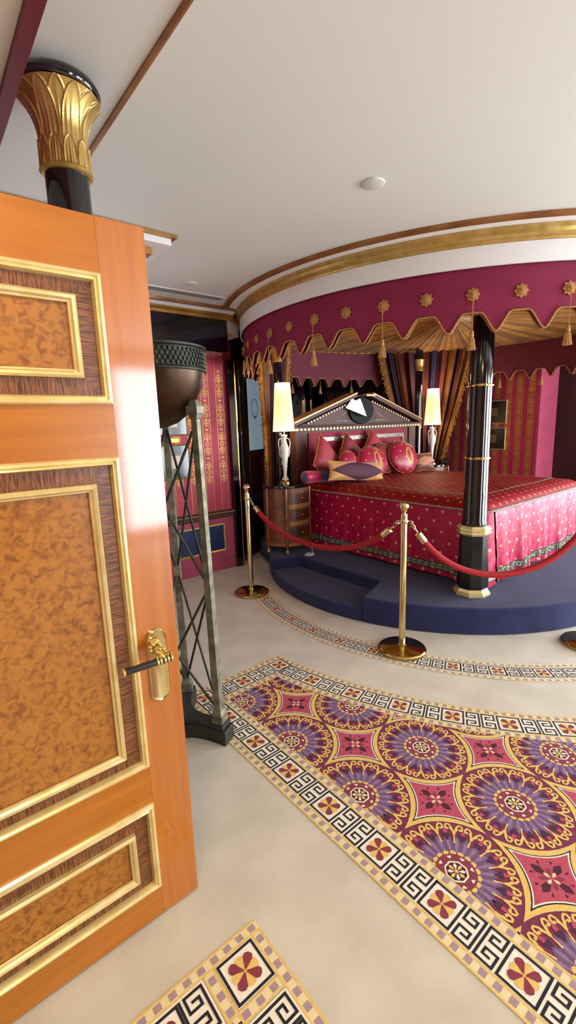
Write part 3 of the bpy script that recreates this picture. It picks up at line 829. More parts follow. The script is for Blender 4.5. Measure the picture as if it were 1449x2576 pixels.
# ------------------------------------------------------------------ tripod brazier
tc=(.875,1.96)
t=thing('tripod_stand','tall verdigris bronze tripod stand carrying a large bowl beside the door','tripod stand',(tc[0],tc[1],0))
legang=[math.radians(a) for a in (-60.5,57.5,180)]
pl=[]
for k in range(3):
    a=legang[k]; b=legang[(k+1)%3]
    if b<a: b+=2*PI
    for d in (-.17,.17):
        pl.append((tc[0]+.262*cos(a+d),tc[1]+.262*sin(a+d)))
    for i in range(1,10):
        u=i/10; p0=(tc[0]+.262*cos(a+.17),tc[1]+.262*sin(a+.17)); p1=(tc[0]+.262*cos(b-.17),tc[1]+.262*sin(b-.17))
        x=p0[0]+(p1[0]-p0[0])*u; y=p0[1]+(p1[1]-p0[1])*u; mid=(a+b)/2; q=.105*sin(PI*u)
        pl.append((x-q*cos(mid),y-q*sin(mid)))
mb=MB(); mb.prism(pl,0,.075)
sc=lambda s:[(tc[0]+(p[0]-tc[0])*s,tc[1]+(p[1]-tc[1])*s) for p in pl]
mb.prism(sc(.95),.0752,.10)
mb.build('base',M['plinth'],t,bevel=.006)
rb,rt=.207,.185
def legpt(a,z): r=rb+(rt-rb)*(z-.1)/1.48; return (tc[0]+r*cos(a),tc[1]+r*sin(a))
for a in legang:
    mb=MB(); p0=legpt(a,.1); p1=legpt(a,1.58); rot=a+PI/4
    mb.frust(p0,.042,.042,.10,.128,rot=rot); mb.frust(p0,.036,.036,.128,.142,rot=rot); mb.frust(p0,.040,.030,.142,.165,rot=rot)
    mb.frust(legpt(a,.165),.027,.021,.165,1.535,rot=rot,c1=legpt(a,1.535))
    mb.frust(p1,.024,.032,1.535,1.555,rot=rot); mb.frust(p1,.040,.040,1.555,1.59,rot=rot); mb.frust(p1,.032,.020,1.59,1.615,rot=rot)
    mb.build('leg',M['verd'],t,bevel=.002)
rods=MB()
for k in range(3):
    a=legang[k]; b=legang[(k+1)%3]
    for z0,z1 in ((.15,.78),(.78,1.52)):
        for (m,n_) in ((a,b),(b,a)):
            p=legpt(m,z0); q=legpt(n_,z1); rods.tube([(p[0],p[1],z0),(q[0],q[1],z1)],.0062,8)
rods.build('cross_rods',M['verdk'],t,smooth=50)
mb=MB(); mb.lathe([(.001,1.50),(.03,1.503),(.08,1.522),(.13,1.56),(.17,1.61),(.196,1.665),(.207,1.72),(.209,1.735),(.198,1.735),(.18,1.66),(.1,1.56),(.001,1.53)],56,tc)
mb.build('bowl',M['bowl'],t,smooth=40)
mb=MB(); mb.lathe([(.207,1.733),(.219,1.735),(.221,1.742),(.212,1.748),(.213,1.822),(.222,1.828),(.222,1.836),(.200,1.838),(.195,1.735)],72,tc,closed=True)
for j in range(4):
    n=64
    for i in range(n):
        a=2*PI*(i+.5*(j%2))/n; z=1.758+.0175*j
        mb.ball((tc[0]+.214*cos(a),tc[1]+.214*sin(a),z),(.0072,.0072,.0095),6,4)
mb.build('rim',M['verdk'],t,smooth=40)

# ------------------------------------------------------------------ pictures
def picture(nm,label,P,u0,u1,z0,z1,group,mm,cc,cw,fm):
    t=thing(nm,label,'picture',P((u0+u1)/2,z0,0),group)
    v=[]
    def bx(mb,a,b,c,d,d0,d1): 
        q=[P(u,z,dd) for z in (c,d) for dd in (d0,d1) for u in (a,b)]
        return mb.add(q,[(0,2,3,1),(4,5,7,6),(0,1,5,4),(2,6,7,3),(0,4,6,2),(1,3,7,5)])
    bx(MB(),u0+.008,u1-.008,z0+.008,z1-.008,.003,.012).build('mount',mm,t)
    O=Vector(P(0,0,.002)); U=Vector(P(1,0,.002))-O; N_=Vector(P(0,0,1.002))-O
    MB().frame(O,U,(0,0,1),N_,u0,u1,z0,z1,[(0,0),(0,.018),(.006,.022),(.014,.014),(.016,.008)]).build('frame',fm,t,smooth=30)
    cu=(u0+u1)/2; cz=(z0+z1)/2
    bx(MB(),cu-cw,cu+cw,cz-cw*1.1,cz+cw*1.1,.0125,.0135).build('print',cc,t)
P=lambda u,z,d:(u,WY-d,z)
picture('framed_picture','upper black mounted print in gilt frame on left striped wall',P,1.80,2.12,1.423,1.70,'prints on the left wall',M['picmat'],M['piccard'],.05,M['gold'])
picture('framed_picture','lower black mounted print in gilt frame on left striped wall',P,1.80,2.12,1.008,1.345,'prints on the left wall',M['picmat'],M['piccard'],.055,M['gold'])
t=MB(); t.box(1.92,2.02,WY-.014,WY-.003,1.36,1.405); tag(t.build('gilt_plaque',M['goldp'],bevel=.003),'small gilt plaque between the two framed prints on left wall','plaque')
P=lambda u,z,d:(RX-d,u,z)
picture('framed_picture','upper dark brown print in gilt frame right of the front column',P,3.13,3.50,1.415,1.74,'prints on the right wall',M['picmatR'],M['piccardR'],.052,M['dgold'])
picture('framed_picture','lower dark brown print in gilt frame right of the front column',P,3.13,3.50,1.045,1.36,'prints on the right wall',M['picmatR'],M['piccardR'],.052,M['dgold'])

# ------------------------------------------------------------------ bed
BX0,BX1,BY0,BY1=3.30,5.24,1.69,3.78
bed=thing('canopy_bed','large bed under crimson spotted satin with pedimented headboard','bed',((BX0+BX1)/2,2.7,PZ))
MB().box(BX0+.03,BX1-.03,BY0+.03,BY1-.02,PZ,.78).build('mattress',M['pil_dk'],bed,bevel=.03)
CORDZ=.795
def topfn(u,v):
    # rounded rectangle grid
    x=BX0+(BX1-BX0)*u; y=BY0+(BY1-BY0)*v
    dx=min(x-BX0,BX1-x); dy=y-BY0; d=min(dx,dy)
    z=CORDZ+.075*(1-math.exp(-max(d,0)/.05))+.018*(1-math.exp(-max(d,0)/.5))
    z+=.004*sin(x*9+1)*sin(y*7)*min(1,d*5)
    # corner rounding
    r=.10
    if dx<r and dy<r:
        ex=r-dx; ey=r-dy; l=math.hypot(ex,ey)
        if l>1e-6:
            m=max(ex,ey)/l; ex*=m; ey*=m
            x=(BX0+r-ex) if x<4.2 else (BX1-r+ex); y=BY0+r-ey
    return (x,y,z)
w,h=BX1-BX0,BY1-BY0
mb=MB(); mb.grid(topfn,110,110,uvfn=lambda u,v:(u*w,v*h)); mb.build('bedspread',M['spread'],bed,smooth=60)
# perimeter function for cord & skirt
per=[]  # (x,y,nx,ny)
def perim(s):
    """s metres from back-left corner, along left side, foot, right side"""
    r=.10; L1=BY1-BY0-r; La=PI/2*r; L2=BX1-BX0-2*r
    if s<L1: return (BX0,BY1-s,-1,0)
    s-=L1
    if s<La: a=s/r; return (BX0+r-r*cos(a),BY0+r-r*sin(a),-cos(a),-sin(a))
    s-=La
    if s<L2: return (BX0+r+s,BY0,0,-1)
    s-=L2
    if s<La: a=s/r; return (BX1-r+r*sin(a),BY0+r-r*cos(a),sin(a),-cos(a))
    s-=La
    return (BX1,BY0+r+s,1,0)
LT=2*(BY1-BY0-.1)+PI*.1+(BX1-BX0-.2); SCN=(BY1-BY0-.1)+PI/4*.1     # corner position
ZB=PZ+.028
def skirt(s,v,extra=0):
    x,y,nx,ny=perim(s); 
    q=v**.9
    ka=.38 if s<SCN else 1.0
    fold=.020*sin(s*17+.6*sin(s*5))+.012*sin(s*41+1.3)+.007*sin(s*73)
    fold*=ka; cr=.006*ka*sin(s*60+v*22)*sin(v*9+s*11)*v
    off=.006+.028*q+fold*q*(.35+.65*v)+cr+extra
    dc=abs(s-SCN)
    if s>SCN: off+=.05*math.exp(-(dc-.03)/.10)*v
    else: off+=.03*math.exp(-(dc-.03)/.12)*v
    off=max(off,.002+.012*q)
    z=CORDZ+(ZB-CORDZ)*v + (.012*sin(s*9)*v if s>SCN else 0) - (.0 if dc>.2 else 0.012*v)
    return (x+nx*off,y+ny*off,z)
def skirtpart(s0,s1,nm,n):
    mb=MB(); mb.grid(lambda u,v:skirt(s0+(s1-s0)*u,v),n,26,uvfn=lambda u,v:(s0+(s1-s0)*u,(1-v)*(CORDZ-ZB)+.02))
    o=mb.build(nm,M['skirt'],bed,smooth=70)
    # key tape
    tb=MB(); v0,v1=.815,.93
    tb.grid(lambda u,v:skirt(s0+(s1-s0)*u,v0+(v1-v0)*v,.003),n,2,mi=0)
    pit=.062; k=0; s=s0+.006
    while s+pit<s1:
        def Q(a,b,e=.0045): return skirt(s+a*pit,v0+(v1-v0)*b,e)
        for (a0,b0,a1,b1) in ((.04,.1,.94,.2),(.04,.1,.16,.9),(.04,.8,.78,.9),(.66,.36,.78,.9),(.34,.36,.78,.47),(.34,.36,.45,.68),(.82,.1,.94,.95)):
            tb.add([Q(a0,b0),Q(a1,b0),Q(a1,b1),Q(a0,b1)],[(0,1,2,3)],1)
        s+=pit
    tb.grid(lambda u,v:skirt(s0+(s1-s0)*u,v0+.012*v,.004),n,1,mi=1); tb.grid(lambda u,v:skirt(s0+(s1-s0)*u,v1-.012*v,.004),n,1,mi=1)
    tb.build('key_tape',[M['tape'],M['tapedk']],o,fix=False)
skirtpart(.02,SCN-.012,'side_skirt',300)
skirtpart(SCN+.015,SCN+.075,'corner_flap',12)
skirtpart(SCN+.10,LT-.02,'foot_skirt',420)
# twisted cord along the edge + inner tape
pts=[]; n=700
for i in range(n+1):
    s=.02+(LT-.04)*i/n; x,y,nx,ny=perim(s); k=.0025*sin(s*2*PI/.02); pts.append((x+nx*(.012+k),y+ny*(.012+k),CORDZ+.004+.004*cos(s*2*PI/.02)))
MB().tube(pts,.0065,6).build('edge_cord',M['tape'],bed,smooth=60)
mb=MB(); ins=.21
def tapeon(path,wd):
    for (a,b) in zip(path[:-1],path[1:]):
        n=30; dx,dy=b[0]-a[0],b[1]-a[1]; l=math.hypot(dx,dy); nx,ny=-dy/l*wd/2,dx/l*wd/2
        def fn(u,v):
            x=a[0]+dx*u+nx*(2*v-1); y=a[1]+dy*u+ny*(2*v-1)
            p=topfn((x-BX0)/w,(y-BY0)/h); return (x,y,p[2]+.0025)
        mb.grid(fn,n,1)
tapeon([(BX0+ins,BY1-.1),(BX0+ins,BY0+ins),(BX1-ins,BY0+ins),(BX1-ins,BY1-.1)],.02)
mb.build('top_tape',M['tape'],bed)
# headboard
HY=3.80
hb=MB().box(3.21,5.33,HY,HY+.09,PZ,1.425).build('headboard',M['hbbrown'],bed,bevel=.004)
MB().box(3.40,5.14,HY-.012,HY-.0005,.75,1.40).build('velvet_panel',M['hbred'],hb)
MB().frame((0,HY-.012,0),(1,0,0),(0,0,1),(0,-1,0),3.53,5.08,.85,1.345,[(0,0),(0,.012),(.045,.016),(.05,0)]).build('mosaic_band',M['hbmos'],hb)
for x in (3.21,5.19):
    MB().box(x,x+.14,HY-.02,HY-.0005,PZ,1.42).build('post',M['hbbrown'],hb,bevel=.003)
mb=MB(); n=40
for i in range(n):
    x=3.21+(5.35-3.21)*i/(n-1); MB().box(x-.016,x+.016,HY-.05,HY-.0205,1.4255,1.452).build('dentil',M['ivory'],hb)
MB().prism([(HY+.1,1.425),(HY-.02,1.425),(HY-.02,1.45),(HY-.05,1.452),(HY-.06,1.475),(HY+.1,1.475)],3.17,5.40,axis='x').build('cornice',M['hbbrown'],hb)
ax,az=4.27,1.84; ex0,ex1,ez=3.17,5.40,1.476
MB().prism([(ex0+.1,ez),(ex1-.1,ez),(ax+.06,az-.06),(ax-.06,az-.06)],HY,HY+.09,axis='y').build('pediment',M['hbbrown'],hb)
def rake(p0,p1,wd,y0,y1,up=0):
    dx,dz=p1[0]-p0[0],p1[1]-p0[1]; l=math.hypot(dx,dz); nx,nz=-dz/l,dx/l
    if nz<0: nx,nz=-nx,-nz
    return [(p0[0]+nx*up,p0[1]+nz*up),(p1[0]+nx*up,p1[1]+nz*up),(p1[0]+nx*(up+wd),p1[1]+nz*(up+wd)),(p0[0]+nx*(up+wd),p0[1]+nz*(up+wd))]
brk=.13
for sgn,e in ((1,ex0),(-1,ex1)):
    pe=(e,ez); slope=(az-ez)/abs(ax-e); pa=(ax-sgn*brk,az-slope*brk)
    MB().prism(rake(pe,pa,.035,0,0,-.005),HY-.06,HY+.10,axis='y').build('raking_cornice',M['hbbrown'],hb)
    MB().prism(rake(pe,pa,.015,0,0,.031),HY-.07,HY+.10,axis='y').build('raking_fillet',M['gfill'],hb)
    k=22
    for i in range(2,k):
        x=pe[0]+(pa[0]-pe[0])*i/k; z=pe[1]+(pa[1]-pe[1])*i/k-.045
        if z>ez+.02: MB().box(x-.011,x+.011,HY-.025,HY-.001,z-.010,z+.010).build('raking_dentil',M['ivory'],hb)
    tr=[(ax-sgn*.50,1.52),(ax-sgn*.245,1.52),(ax-sgn*.275,1.61)]
    MB().tube([(p[0],HY-.003,p[1]) for p in tr],.0045,4,closed=True).build('triangle_inlay',M['ivory'],hb)
# flat top fillet right of the oval
MB().box(ax+.02,ax+.19,HY-.065,HY+.09,1.80,1.822).build('top_fillet',M['gfill'],hb)
mb=MB(); pts=[(ax-.02+.215*cos(2*PI*i/48),1.635+.155*sin(2*PI*i/48)) for i in range(48)]; mb.prism(pts,HY-.03,HY-.001,axis='y'); mb.build('oval_boss',M['mblack'],hb,bevel=.008)
# added mirror facet tilted to stand in for the oval's window reflection
quad=[(3.965,1.665),(4.035,1.765),(4.08,1.742),(4.13,1.765),(4.215,1.565)]
cq=Vector((4.13,HY-.10,1.67)); win=Vector((4.9,-3.6,1.25)); nrm=((CAM-cq).normalized()+(win-cq).normalized()).normalized()
mb=MB()
def onpl(x,z,d=0): # plane through cq with normal nrm
    y=cq.y-((x-cq.x)*nrm.x+(z-cq.z)*nrm.z)/nrm.y; p=Vector((x,y,z))+nrm*d; return p
n=len(quad); v=[onpl(x,z,0) for x,z in quad]+[(x,HY-.02,z) for x,z in quad]
mb.add(v,[tuple(range(n)),tuple(range(2*n-1,n-1,-1))]+[(i,(i+1)%n,n+(i+1)%n,n+i) for i in range(n)])
mb.build('oval_glare_reflector',M['reflector'],hb)

# ------------------------------------------------------------------ pillows
def pillow(nm,label,w,h,t,kind,mats,loc,tilt=20,yaw=0,roll=0,mf=None,pipe='fringe',pr=.006,decor=None):
    o=local(thing(nm,label,'pillow',loc,None))
    def shp(u,v):
        if kind=='round': return (w/2*u*math.sqrt(1-v*v/2),h/2*v*math.sqrt(1-u*u/2))
        k=.09
        return (w/2*u*(1-k*(1-v*v)*u*u),h/2*v*(1-k*(1-u*u)*v*v))
    def thick(u,v):
        if kind=='round':
            x,z=shp(u,v); r2=(x*2/w)**2+(z*2/h)**2; return t/2*math.sqrt(max(0,1-r2))
        return t/2*(max(0,1-u**4)*max(0,1-v**4))**.55*(.75+.25*(1-u*u)*(1-v*v))
    mb=MB()
    for sg in (-1,1):
        def fn(a,b):
            u,v=2*a-1,2*b-1; x,z=shp(u,v); return (x,sg*thick(u,v),z)
        mb.grid(fn,*((120,60) if mf else (28,28)),mi=(lambda a,b:mf(2*a-1,2*b-1)) if mf else 0,uvfn=lambda a,b:(a*w,b*h))
    c=mb.build('cover',mats,o,smooth=80,weld=True)
    N=28; pts=[]
    for i in range(N): pts.append((2*i/N-1,-1))
    for i in range(N): pts.append((1,2*i/N-1))
    for i in range(N): pts.append((1-2*i/N,1))
    for i in range(N): pts.append((-1,1-2*i/N))
    if pipe: MB().tube([(shp(*p)[0],0,shp(*p)[1]) for p in pts],pr,6,closed=True).build('piping',M[pipe],o,smooth=80)
    if decor:
        d=MB()
        def S(x,z,e=.002):
            # invert approximately (mid area): treat u~2x/w
            u=max(-.97,min(.97,2*x/w)); v=max(-.97,min(.97,2*z/h))
            if kind=='round': r2=min(.96,u*u+v*v); return (x,-(t/2*math.sqrt(1-r2))-e,z)
            return (x,-thick(u,v)-e,z)
        decor(d,S); d.build('embroidery',M['paisley'],o,fix=False)
    o.rotation_euler=(-math.radians(tilt),math.radians(roll),math.radians(yaw))
    return o
def paisley(d,S,cx=0,cz=0,s=1.0):
    # curved bead row
    for i in range(13):
        a=math.radians(70+ i*17); r=.062*s*(1-.012*i); x=cx+r*cos(a)*.75; z=cz-.01+r*sin(a)*1.25
        k=8; q=[(x+.010*s*cos(2*PI*j/k),z+.010*s*sin(2*PI*j/k)) for j in range(k)]
        d.add([S(*p) for p in q],[tuple(range(k))])
    # feather body
    for i in range(10):
        z0=cz-.075*s+.016*s*i; wd=.03*s*sin(PI*(i+1)/11)+.004
        d.add([S(cx+.012*s-wd*.2,z0),S(cx+.012*s+wd,z0+.012*s),S(cx+.012*s+wd*.9,z0+.02*s),S(cx+.012*s-wd*.2,z0+.014*s)],[(0,1,2,3)])
    for i in range(5):
        a=math.radians(30+30*i); x=cx+.01; z=cz+.085*s
        d.add([S(x,z),S(x+.03*s*cos(a)-.006,z+.03*s*sin(a)),S(x+.036*s*cos(a),z+.036*s*sin(a)),S(x+.03*s*cos(a)+.006,z+.03*s*sin(a))],[(0,1,2,3)])
BT=.888
pillow('square_pillow','dusty red velvet square pillow leaning at left end of headboard',.43,.43,.13,'sq',M['pil_red'],(3.46,3.58,1.10),16,8,40)
pillow('square_pillow','dark crimson square pillow in the middle against the headboard',.42,.42,.13,'sq',M['pil_dk'],(3.94,3.67,1.11),13,0,38)
pillow('square_pillow','bright red square pillow with pink piping behind the paisley cushions on the right',.42,.42,.13,'sq',M['pil_red'],(4.37,3.67,1.13),13,-6,40)
pillow('round_cushion','small spotted round crimson cushion behind the gold lumbar pillow',.30,.28,.12,'round',M['pil_spot'],(3.70,3.47,1.06),16)
pillow('round_cushion','round dark cushion with gold paisley right behind lumbar pillow',.46,.36,.15,'round',M['pil_spot'],(4.02,3.41,1.06),22,0,0,decor=lambda d,S:paisley(d,S,.02,0,1.25))
pillow('round_cushion','crimson cushion with cream piping tucked between the two paisley cushions',.42,.36,.13,'round',M['pil_dk'],(4.38,3.53,1.07),18)
pillow('round_cushion','big magenta satin cushion with gold paisley at right of the pile',.46,.40,.17,'round',M['pil_spot'],(4.58,3.42,1.07),20,-6,0,decor=lambda d,S:paisley(d,S,.04,0,1.3))
pillow('round_cushion','plain crimson cushion half hidden behind the big magenta paisley cushion',.40,.36,.13,'round',M['pil_red'],(4.70,3.60,1.08),16)
pillow('lumbar_pillow','long gold silk pillow with purple pointed oval in front of the pile',.80,.21,.13,'sq',[M['pil_gold'],M['pil_purple']],(3.62,3.29,.990),14,-6,6,
       mf=lambda u,v:1 if abs(v)<(1-(abs(u)/.97)**1.35)*.97 and abs(u)<.97 else 0,pipe=None)
o=thing('bolster_pillow','magenta and slate blue bolster lying left of the gold pillow','pillow',(3.35,3.50,.9))
mb=MB(); prof=[]
L=.34
def bol(u,v):
    a=2*PI*u; x=3.27-.17+.34*v; e=min(v,1-v); r=.062*(min(1,e/.06))**.5 if e<.06 else .062+.002*sin(v*9)
    return (x,3.5+r*cos(a),.955+r*sin(a)+.01*(1-v))
mb.grid(bol,28,24,mi=lambda u,v:1 if v>.58 or v<.04 else 0); mb.build('cover',[M['pil_mag'],M['pil_blue']],o,smooth=80)
o.location=(3.30,3.5,.9)
pillow('small_pillow','small brown and peach pillow at the right end of the pile',.30,.24,.15,'sq',[M['pil_brown'],M['pil_peach']],(4.93,3.38,.985),22,-25,0,mf=lambda u,v:1 if abs(v-.2*u)<.5-.4*abs(u) else 0,pipe='cord',pr=.004)

# ------------------------------------------------------------------ nightstands
def nightstand(label,cx,cy,flip=1):
    t=thing('nightstand',label,'nightstand',(cx,cy,PZ),'bedside commodes'); t['group']='half round bedside commodes'
    R=.245
    def outline(r,back=.06):
        p=[(cx+r*cos(PI+PI*i/36),cy+r*sin(PI+PI*i/36)) for i in range(37)]
        return p+[(cx+r,cy+back),(cx-r,cy+back)]
    MB().prism(outline(R),.275,.868).build('body',M['nswood'],t,smooth=35)
    MB().prism(outline(R+.018),.8685,.90).build('top',M['black'],t,bevel=.006)
    mb=MB(); mb.prism(outline(R+.006),.275,.305); mb.build('plinth_band',M['nspale'],t,smooth=35)
    for z in (.77,.60,.415):
        d=MB(); d.lathe([(R+.0005,z-.055),(R+.007,z-.055),(R+.007,z+.055),(R+.0005,z+.055)],20,(cx,cy),math.radians(238),math.radians(302),closed=True)
        dr=d.build('drawer',M['nsdark'],t,smooth=35)
        a=math.radians(270 if flip>0 else 270); MB().ball((cx+(R+.016)*cos(a),cy+(R+.016)*sin(a),z),.010,12,8).build('knob',M['brass'],dr,smooth=60)
    for z in (.685,.51):
        MB().lathe([(R+.0005,z-.022),(R+.004,z-.022),(R+.004,z+.022),(R+.0005,z+.022)],20,(cx,cy),math.radians(238),math.radians(302),closed=True).build('maple_band',M['nspale'],t,smooth=35)
    for adeg in (180,231,309,360):
        a=math.radians(adeg); x,y=cx+(R+.004)*cos(a),cy+(R+.004)*sin(a)
        p=MB(); p.lathe([(.014,.24),(.016,.26),(.016,.86),(.014,.868)],12,(x,y))
        p.lathe([(.010,.20),(.015,.205),(.013,.225),(.010,.24),(.016,.242)],12,(x,y))
        lg=p.build('leg',M['nswood'],t,smooth=40)
        MB().lathe([(.001,PZ),(.016,PZ+.002),(.018,PZ+.022),(.013,PZ+.036),(.016,PZ+.045),(.001,PZ+.046)],12,(x,y)).build('gilt_foot',M['gold'],lg,smooth=40)
nightstand('half round walnut nightstand with three drawers left of the bed',2.995,3.72)
nightstand('half round nightstand mostly hidden behind the right side of the bed',5.62,3.74)

# ------------------------------------------------------------------ lamps
def lamp(label,x,y,zb):
    t=thing('table_lamp',label,'lamp',(x,y,zb),'white urn bedside lamps')
    c=(x,y)
    MB().lathe([(.07,zb),(.07,zb+.012),(.045,zb+.022),(.04,zb+.03),(.001,zb+.03)],32,c).build('foot',M['brassdark'],t,smooth=40)
    mb=MB(); z=zb+.03
    prof=[(.038,0),(.036,.012),(.022,.03),(.017,.05),(.020,.09),(.026,.16),(.034,.23),(.043,.29),(.046,.325),(.040,.355),(.028,.38),(.021,.405),(.022,.43),(.035,.455),(.036,.462),(.012,.465)]
    mb.lathe([(r,z+h) for r,h in prof],36,c); mb.build('urn',M['porc'],t,smooth=50)
    hd=MB()
    dv=Vector((-.6,.35,0)).normalized()   # handles spread roughly across the view
    for sg in (1,-1):
        pts=[(x+sg*dv.x*r,y+sg*dv.y*r,z+h) for r,h in ((.026,.43),(.052,.42),(.062,.38),(.055,.33),(.05,.27),(.036,.235))]
        hd.tube(pts,.0055,8)
    hd.build('handles',M['porc'],t,smooth=60)
    MB().lathe([(.008,z+.46),(.008,z+.62)],10,c).build('stem',M['brass'],t,smooth=40)
    mb=MB(); zs0,zs1=zb+.53,zb+1.01
    n=10
    mb.lathe([(.112,zs0),(.078,zs1)],60,c,ripple=lambda a,j:-.012*(1-abs(cos(a*n/2)))**1)
    # inner side
    sh=MB(); 
    def sfn(u,v): a=2*PI*u; r=(.112+(.078-.112)*v)*(1-.012*(1-abs(cos(a*n/2)))); return (x+r*cos(a),y+r*sin(a),zs0+(zs1-zs0)*v)
    sh.grid(sfn,60,6); sh.build('lamp_shade',M['shade'],t,smooth=60,fix=False)
    MB().ball((x,y,zb+.70),.028,12,8).build('bulb',M['bulb'],t,smooth=60)
    l=bpy.data.lights.new('lamp_glow','POINT'); l.energy=5.5; l.color=(1,.68,.36); l.shadow_soft_size=.04
    o=bpy.data.objects.new('lamp_glow',l); COL.objects.link(o); o.location=(x,y,zs0-.03)
    l=bpy.data.lights.new('lamp_glow','POINT'); l.energy=4; l.color=(1,.68,.36); l.shadow_soft_size=.04
    o=bpy.data.objects.new('lamp_glow',l); COL.objects.link(o); o.location=(x,y,zs1+.03)
M['bulb']=mat('lit bulb','fff0d0',.5,emit='ffdcaa',estr=6)
def shademat():
    m=M['shade']; nt=m.node_tree; N=nt.nodes; L=nt.links; b=N['Principled BSDF']
    tl=N.new('ShaderNodeBsdfTranslucent'); tl.inputs['Color'].default_value=lin('f6e6d0')
    mx=N.new('ShaderNodeMixShader'); mx.inputs[0].default_value=.5
    out=N['Material Output']; L.new(b.outputs[0],mx.inputs[1]); L.new(tl.outputs[0],mx.inputs[2]); L.new(mx.outputs[0],out.inputs['Surface'])
shademat()
lamp('lit table lamp with tall cream shade on the left nightstand',3.01,3.735,.90)
lamp('lit table lamp with tall cream shade right of the headboard',5.62,3.71,.90)
# telephone and box on the right nightstand
t=thing('telephone','dark telephone base on the right nightstand beside the lamp','telephone',(5.78,3.62,.90))
MB().box(5.74,5.86,3.55,3.67,.9005,.935).build('base',M['phone'],t,bevel=.006)
MB().tube([(5.74,3.60,.945),(5.76,3.60,.955),(5.84,3.60,.955),(5.86,3.60,.945)],.012,8).build('handset',M['phone'],t,smooth=50)
# cable coil
mb=MB(); pts=[]
for i in range(61):
    a=2*PI*i/20; r=.045+.008*sin(i*.9); pts.append((2.96+r*cos(a),3.33+r*sin(a)*.8,PZ+.006+.0035*i/20))
pts+=[(3.03,3.36,PZ+.012),(3.08,3.42,PZ+.03),(3.10,3.47,PZ+.07)]
tag(MB().tube(pts,.0035,6).build('coiled_cable',M['cable'],smooth=60),'coil of thin white cable on the navy platform below the nightstand','cable')

# ------------------------------------------------------------------ black bed columns
c=(3.153,1.705)
t=thing('bed_column','tall black lacquer column with gilt rings at the near corner of bed','column',(c[0],c[1],PZ))
mb=MB(); q=PI/8
mb.frust(c,.118,.118,.70,.705,8,q); sh=MB(); sh.frust(c,.108,.100,PZ+.05,.66,8,q); sh.build('pedestal',M['satblack'],t,bevel=.003)
g=MB()
for r0,r1,z0,z1 in ((.135,.135,PZ,PZ+.018),(.128,.128,PZ+.018,PZ+.030),(.120,.112,PZ+.030,PZ+.052)): g.frust(c,r0,r1,z0,z1,8,q)
g.build('gilt_foot',M['dgold'],t,bevel=.002)
g=MB()
for r0,r1,z0,z1 in ((.110,.118,.660,.675),(.124,.124,.675,.690),(.113,.113,.690,.700),(.124,.124,.700,.715),(.116,.104,.715,.730)): g.frust(c,r0,r1,z0,z1,8,q)
g.build('gilt_collar',M['dgold'],t,bevel=.002)
MB().lathe([(.090,.73),(.092,.745),(.083,.765),(.081,1.22),(.079,1.72),(.076,2.424)],48,c).build('shaft',M['black'],t,smooth=40)
for z in (1.22,1.722):
    r=.080; MB().lathe([(r,z-.010),(r+.009,z-.008),(r+.011,z),(r+.009,z+.008),(r,z+.010)],48,c).build('gilt_ring',M['brassdark'],t,smooth=50)
for (x,y,lab) in ((3.165,4.0,'slim black column with gilded capital between the left bed curtains'),(5.5,3.86,'slim black column with gilded capital right of the headboard')):
    c=(x,y); t=thing('rear_column',lab,'column',(x,y,PZ),'columns behind the headboard')
    MB().lathe([(.07,PZ),(.07,PZ+.1),(.05,PZ+.12),(.048,2.16)],32,c).build('shaft',M['black'],t,smooth=40)
    mb=MB(); mb.lathe([(.049,2.15),(.056,2.155),(.056,2.165),(.05,2.17),(.055,2.22),(.06,2.27),(.068,2.285),(.068,2.30),(.05,2.30)],40,c,ripple=lambda a,j:.06*abs(cos(6*a)) if 3<=j<=5 else 0); mb.build('capital',M['gold'],t,smooth=50)
    for z in (1.02,1.42): MB().lathe([(.048,z-.008),(.056,z),(.048,z+.008)],32,c).build('gilt_ring',M['brassdark'],t,smooth=40)
    MB().lathe([(.05,2.3005),(.05,2.42)],24,c).build('neck',M['black'],t,smooth=40)

# ------------------------------------------------------------------ curtains
def curtain(label,top,bot,zt,zb,nf,amp,cols,nu,fr=(True,True),bulge=.0,gp=1.3,ztop2=None):
    t=thing('bed_curtain',label,'curtain',(bot[0][0],bot[0][1],PZ),'striped bed curtains')
    def line(P,s):
        n=len(P)-1; k=min(n-1,int(s*n)); f=s*n-k
        return (P[k][0]+(P[k+1][0]-P[k][0])*f,P[k][1]+(P[k+1][1]-P[k][1])*f)
    def fn(s,v):
        g=v**gp; a=line(top,s); b=line(bot,s)
        x=a[0]+(b[0]-a[0])*g; y=a[1]+(b[1]-a[1])*g
        d=(top[-1][0]-top[0][0],top[-1][1]-top[0][1]); l=math.hypot(*d); nx,ny=d[1]/l,-d[0]/l
        w=amp*(1-.45*g)*sin(2*PI*nf*s+.5*sin(7*s+v*2))+.35*amp*sin(2*PI*nf*2.3*s+1)*(1-.4*g)
        return (x+nx*w,y+ny*w,zt+(zb-zt)*v)
    mb=MB(); mb.grid(fn,nu,30,mi=lambda u,v:cols[int(u*len(cols))%len(cols)])
    mb.build('drape',[M['cgold'],M['cpurple'],M['crust'],M['cburg']],t,smooth=80)
    for k,s in enumerate((0,1)):
        if not fr[k]: continue
        f=MB(); rnd=random.Random(3+k)
        for j in range(150):
            v=j/150; p=Vector(fn(s,v)); d=(Vector(fn(abs(s-.04),v))-p).normalized()*-1
            q=p+d*(.035+.025*rnd.random())+Vector((0,0,-.025-.02*rnd.random()))+Vector((d.y,-d.x,0))*rnd.uniform(-.02,.02)
            f.tube([p,(p+q)/2+Vector((0,0,.008)),q],[.010,.010,.005],5)
        f.tube([fn(s,j/40) for j in range(41)],.013,8)
        f.build('fringe',M['fringe'],t,smooth=70)
C_=lambda a,r:(CC[0]+r*cos(math.radians(a)),CC[1]+r*sin(math.radians(a)))
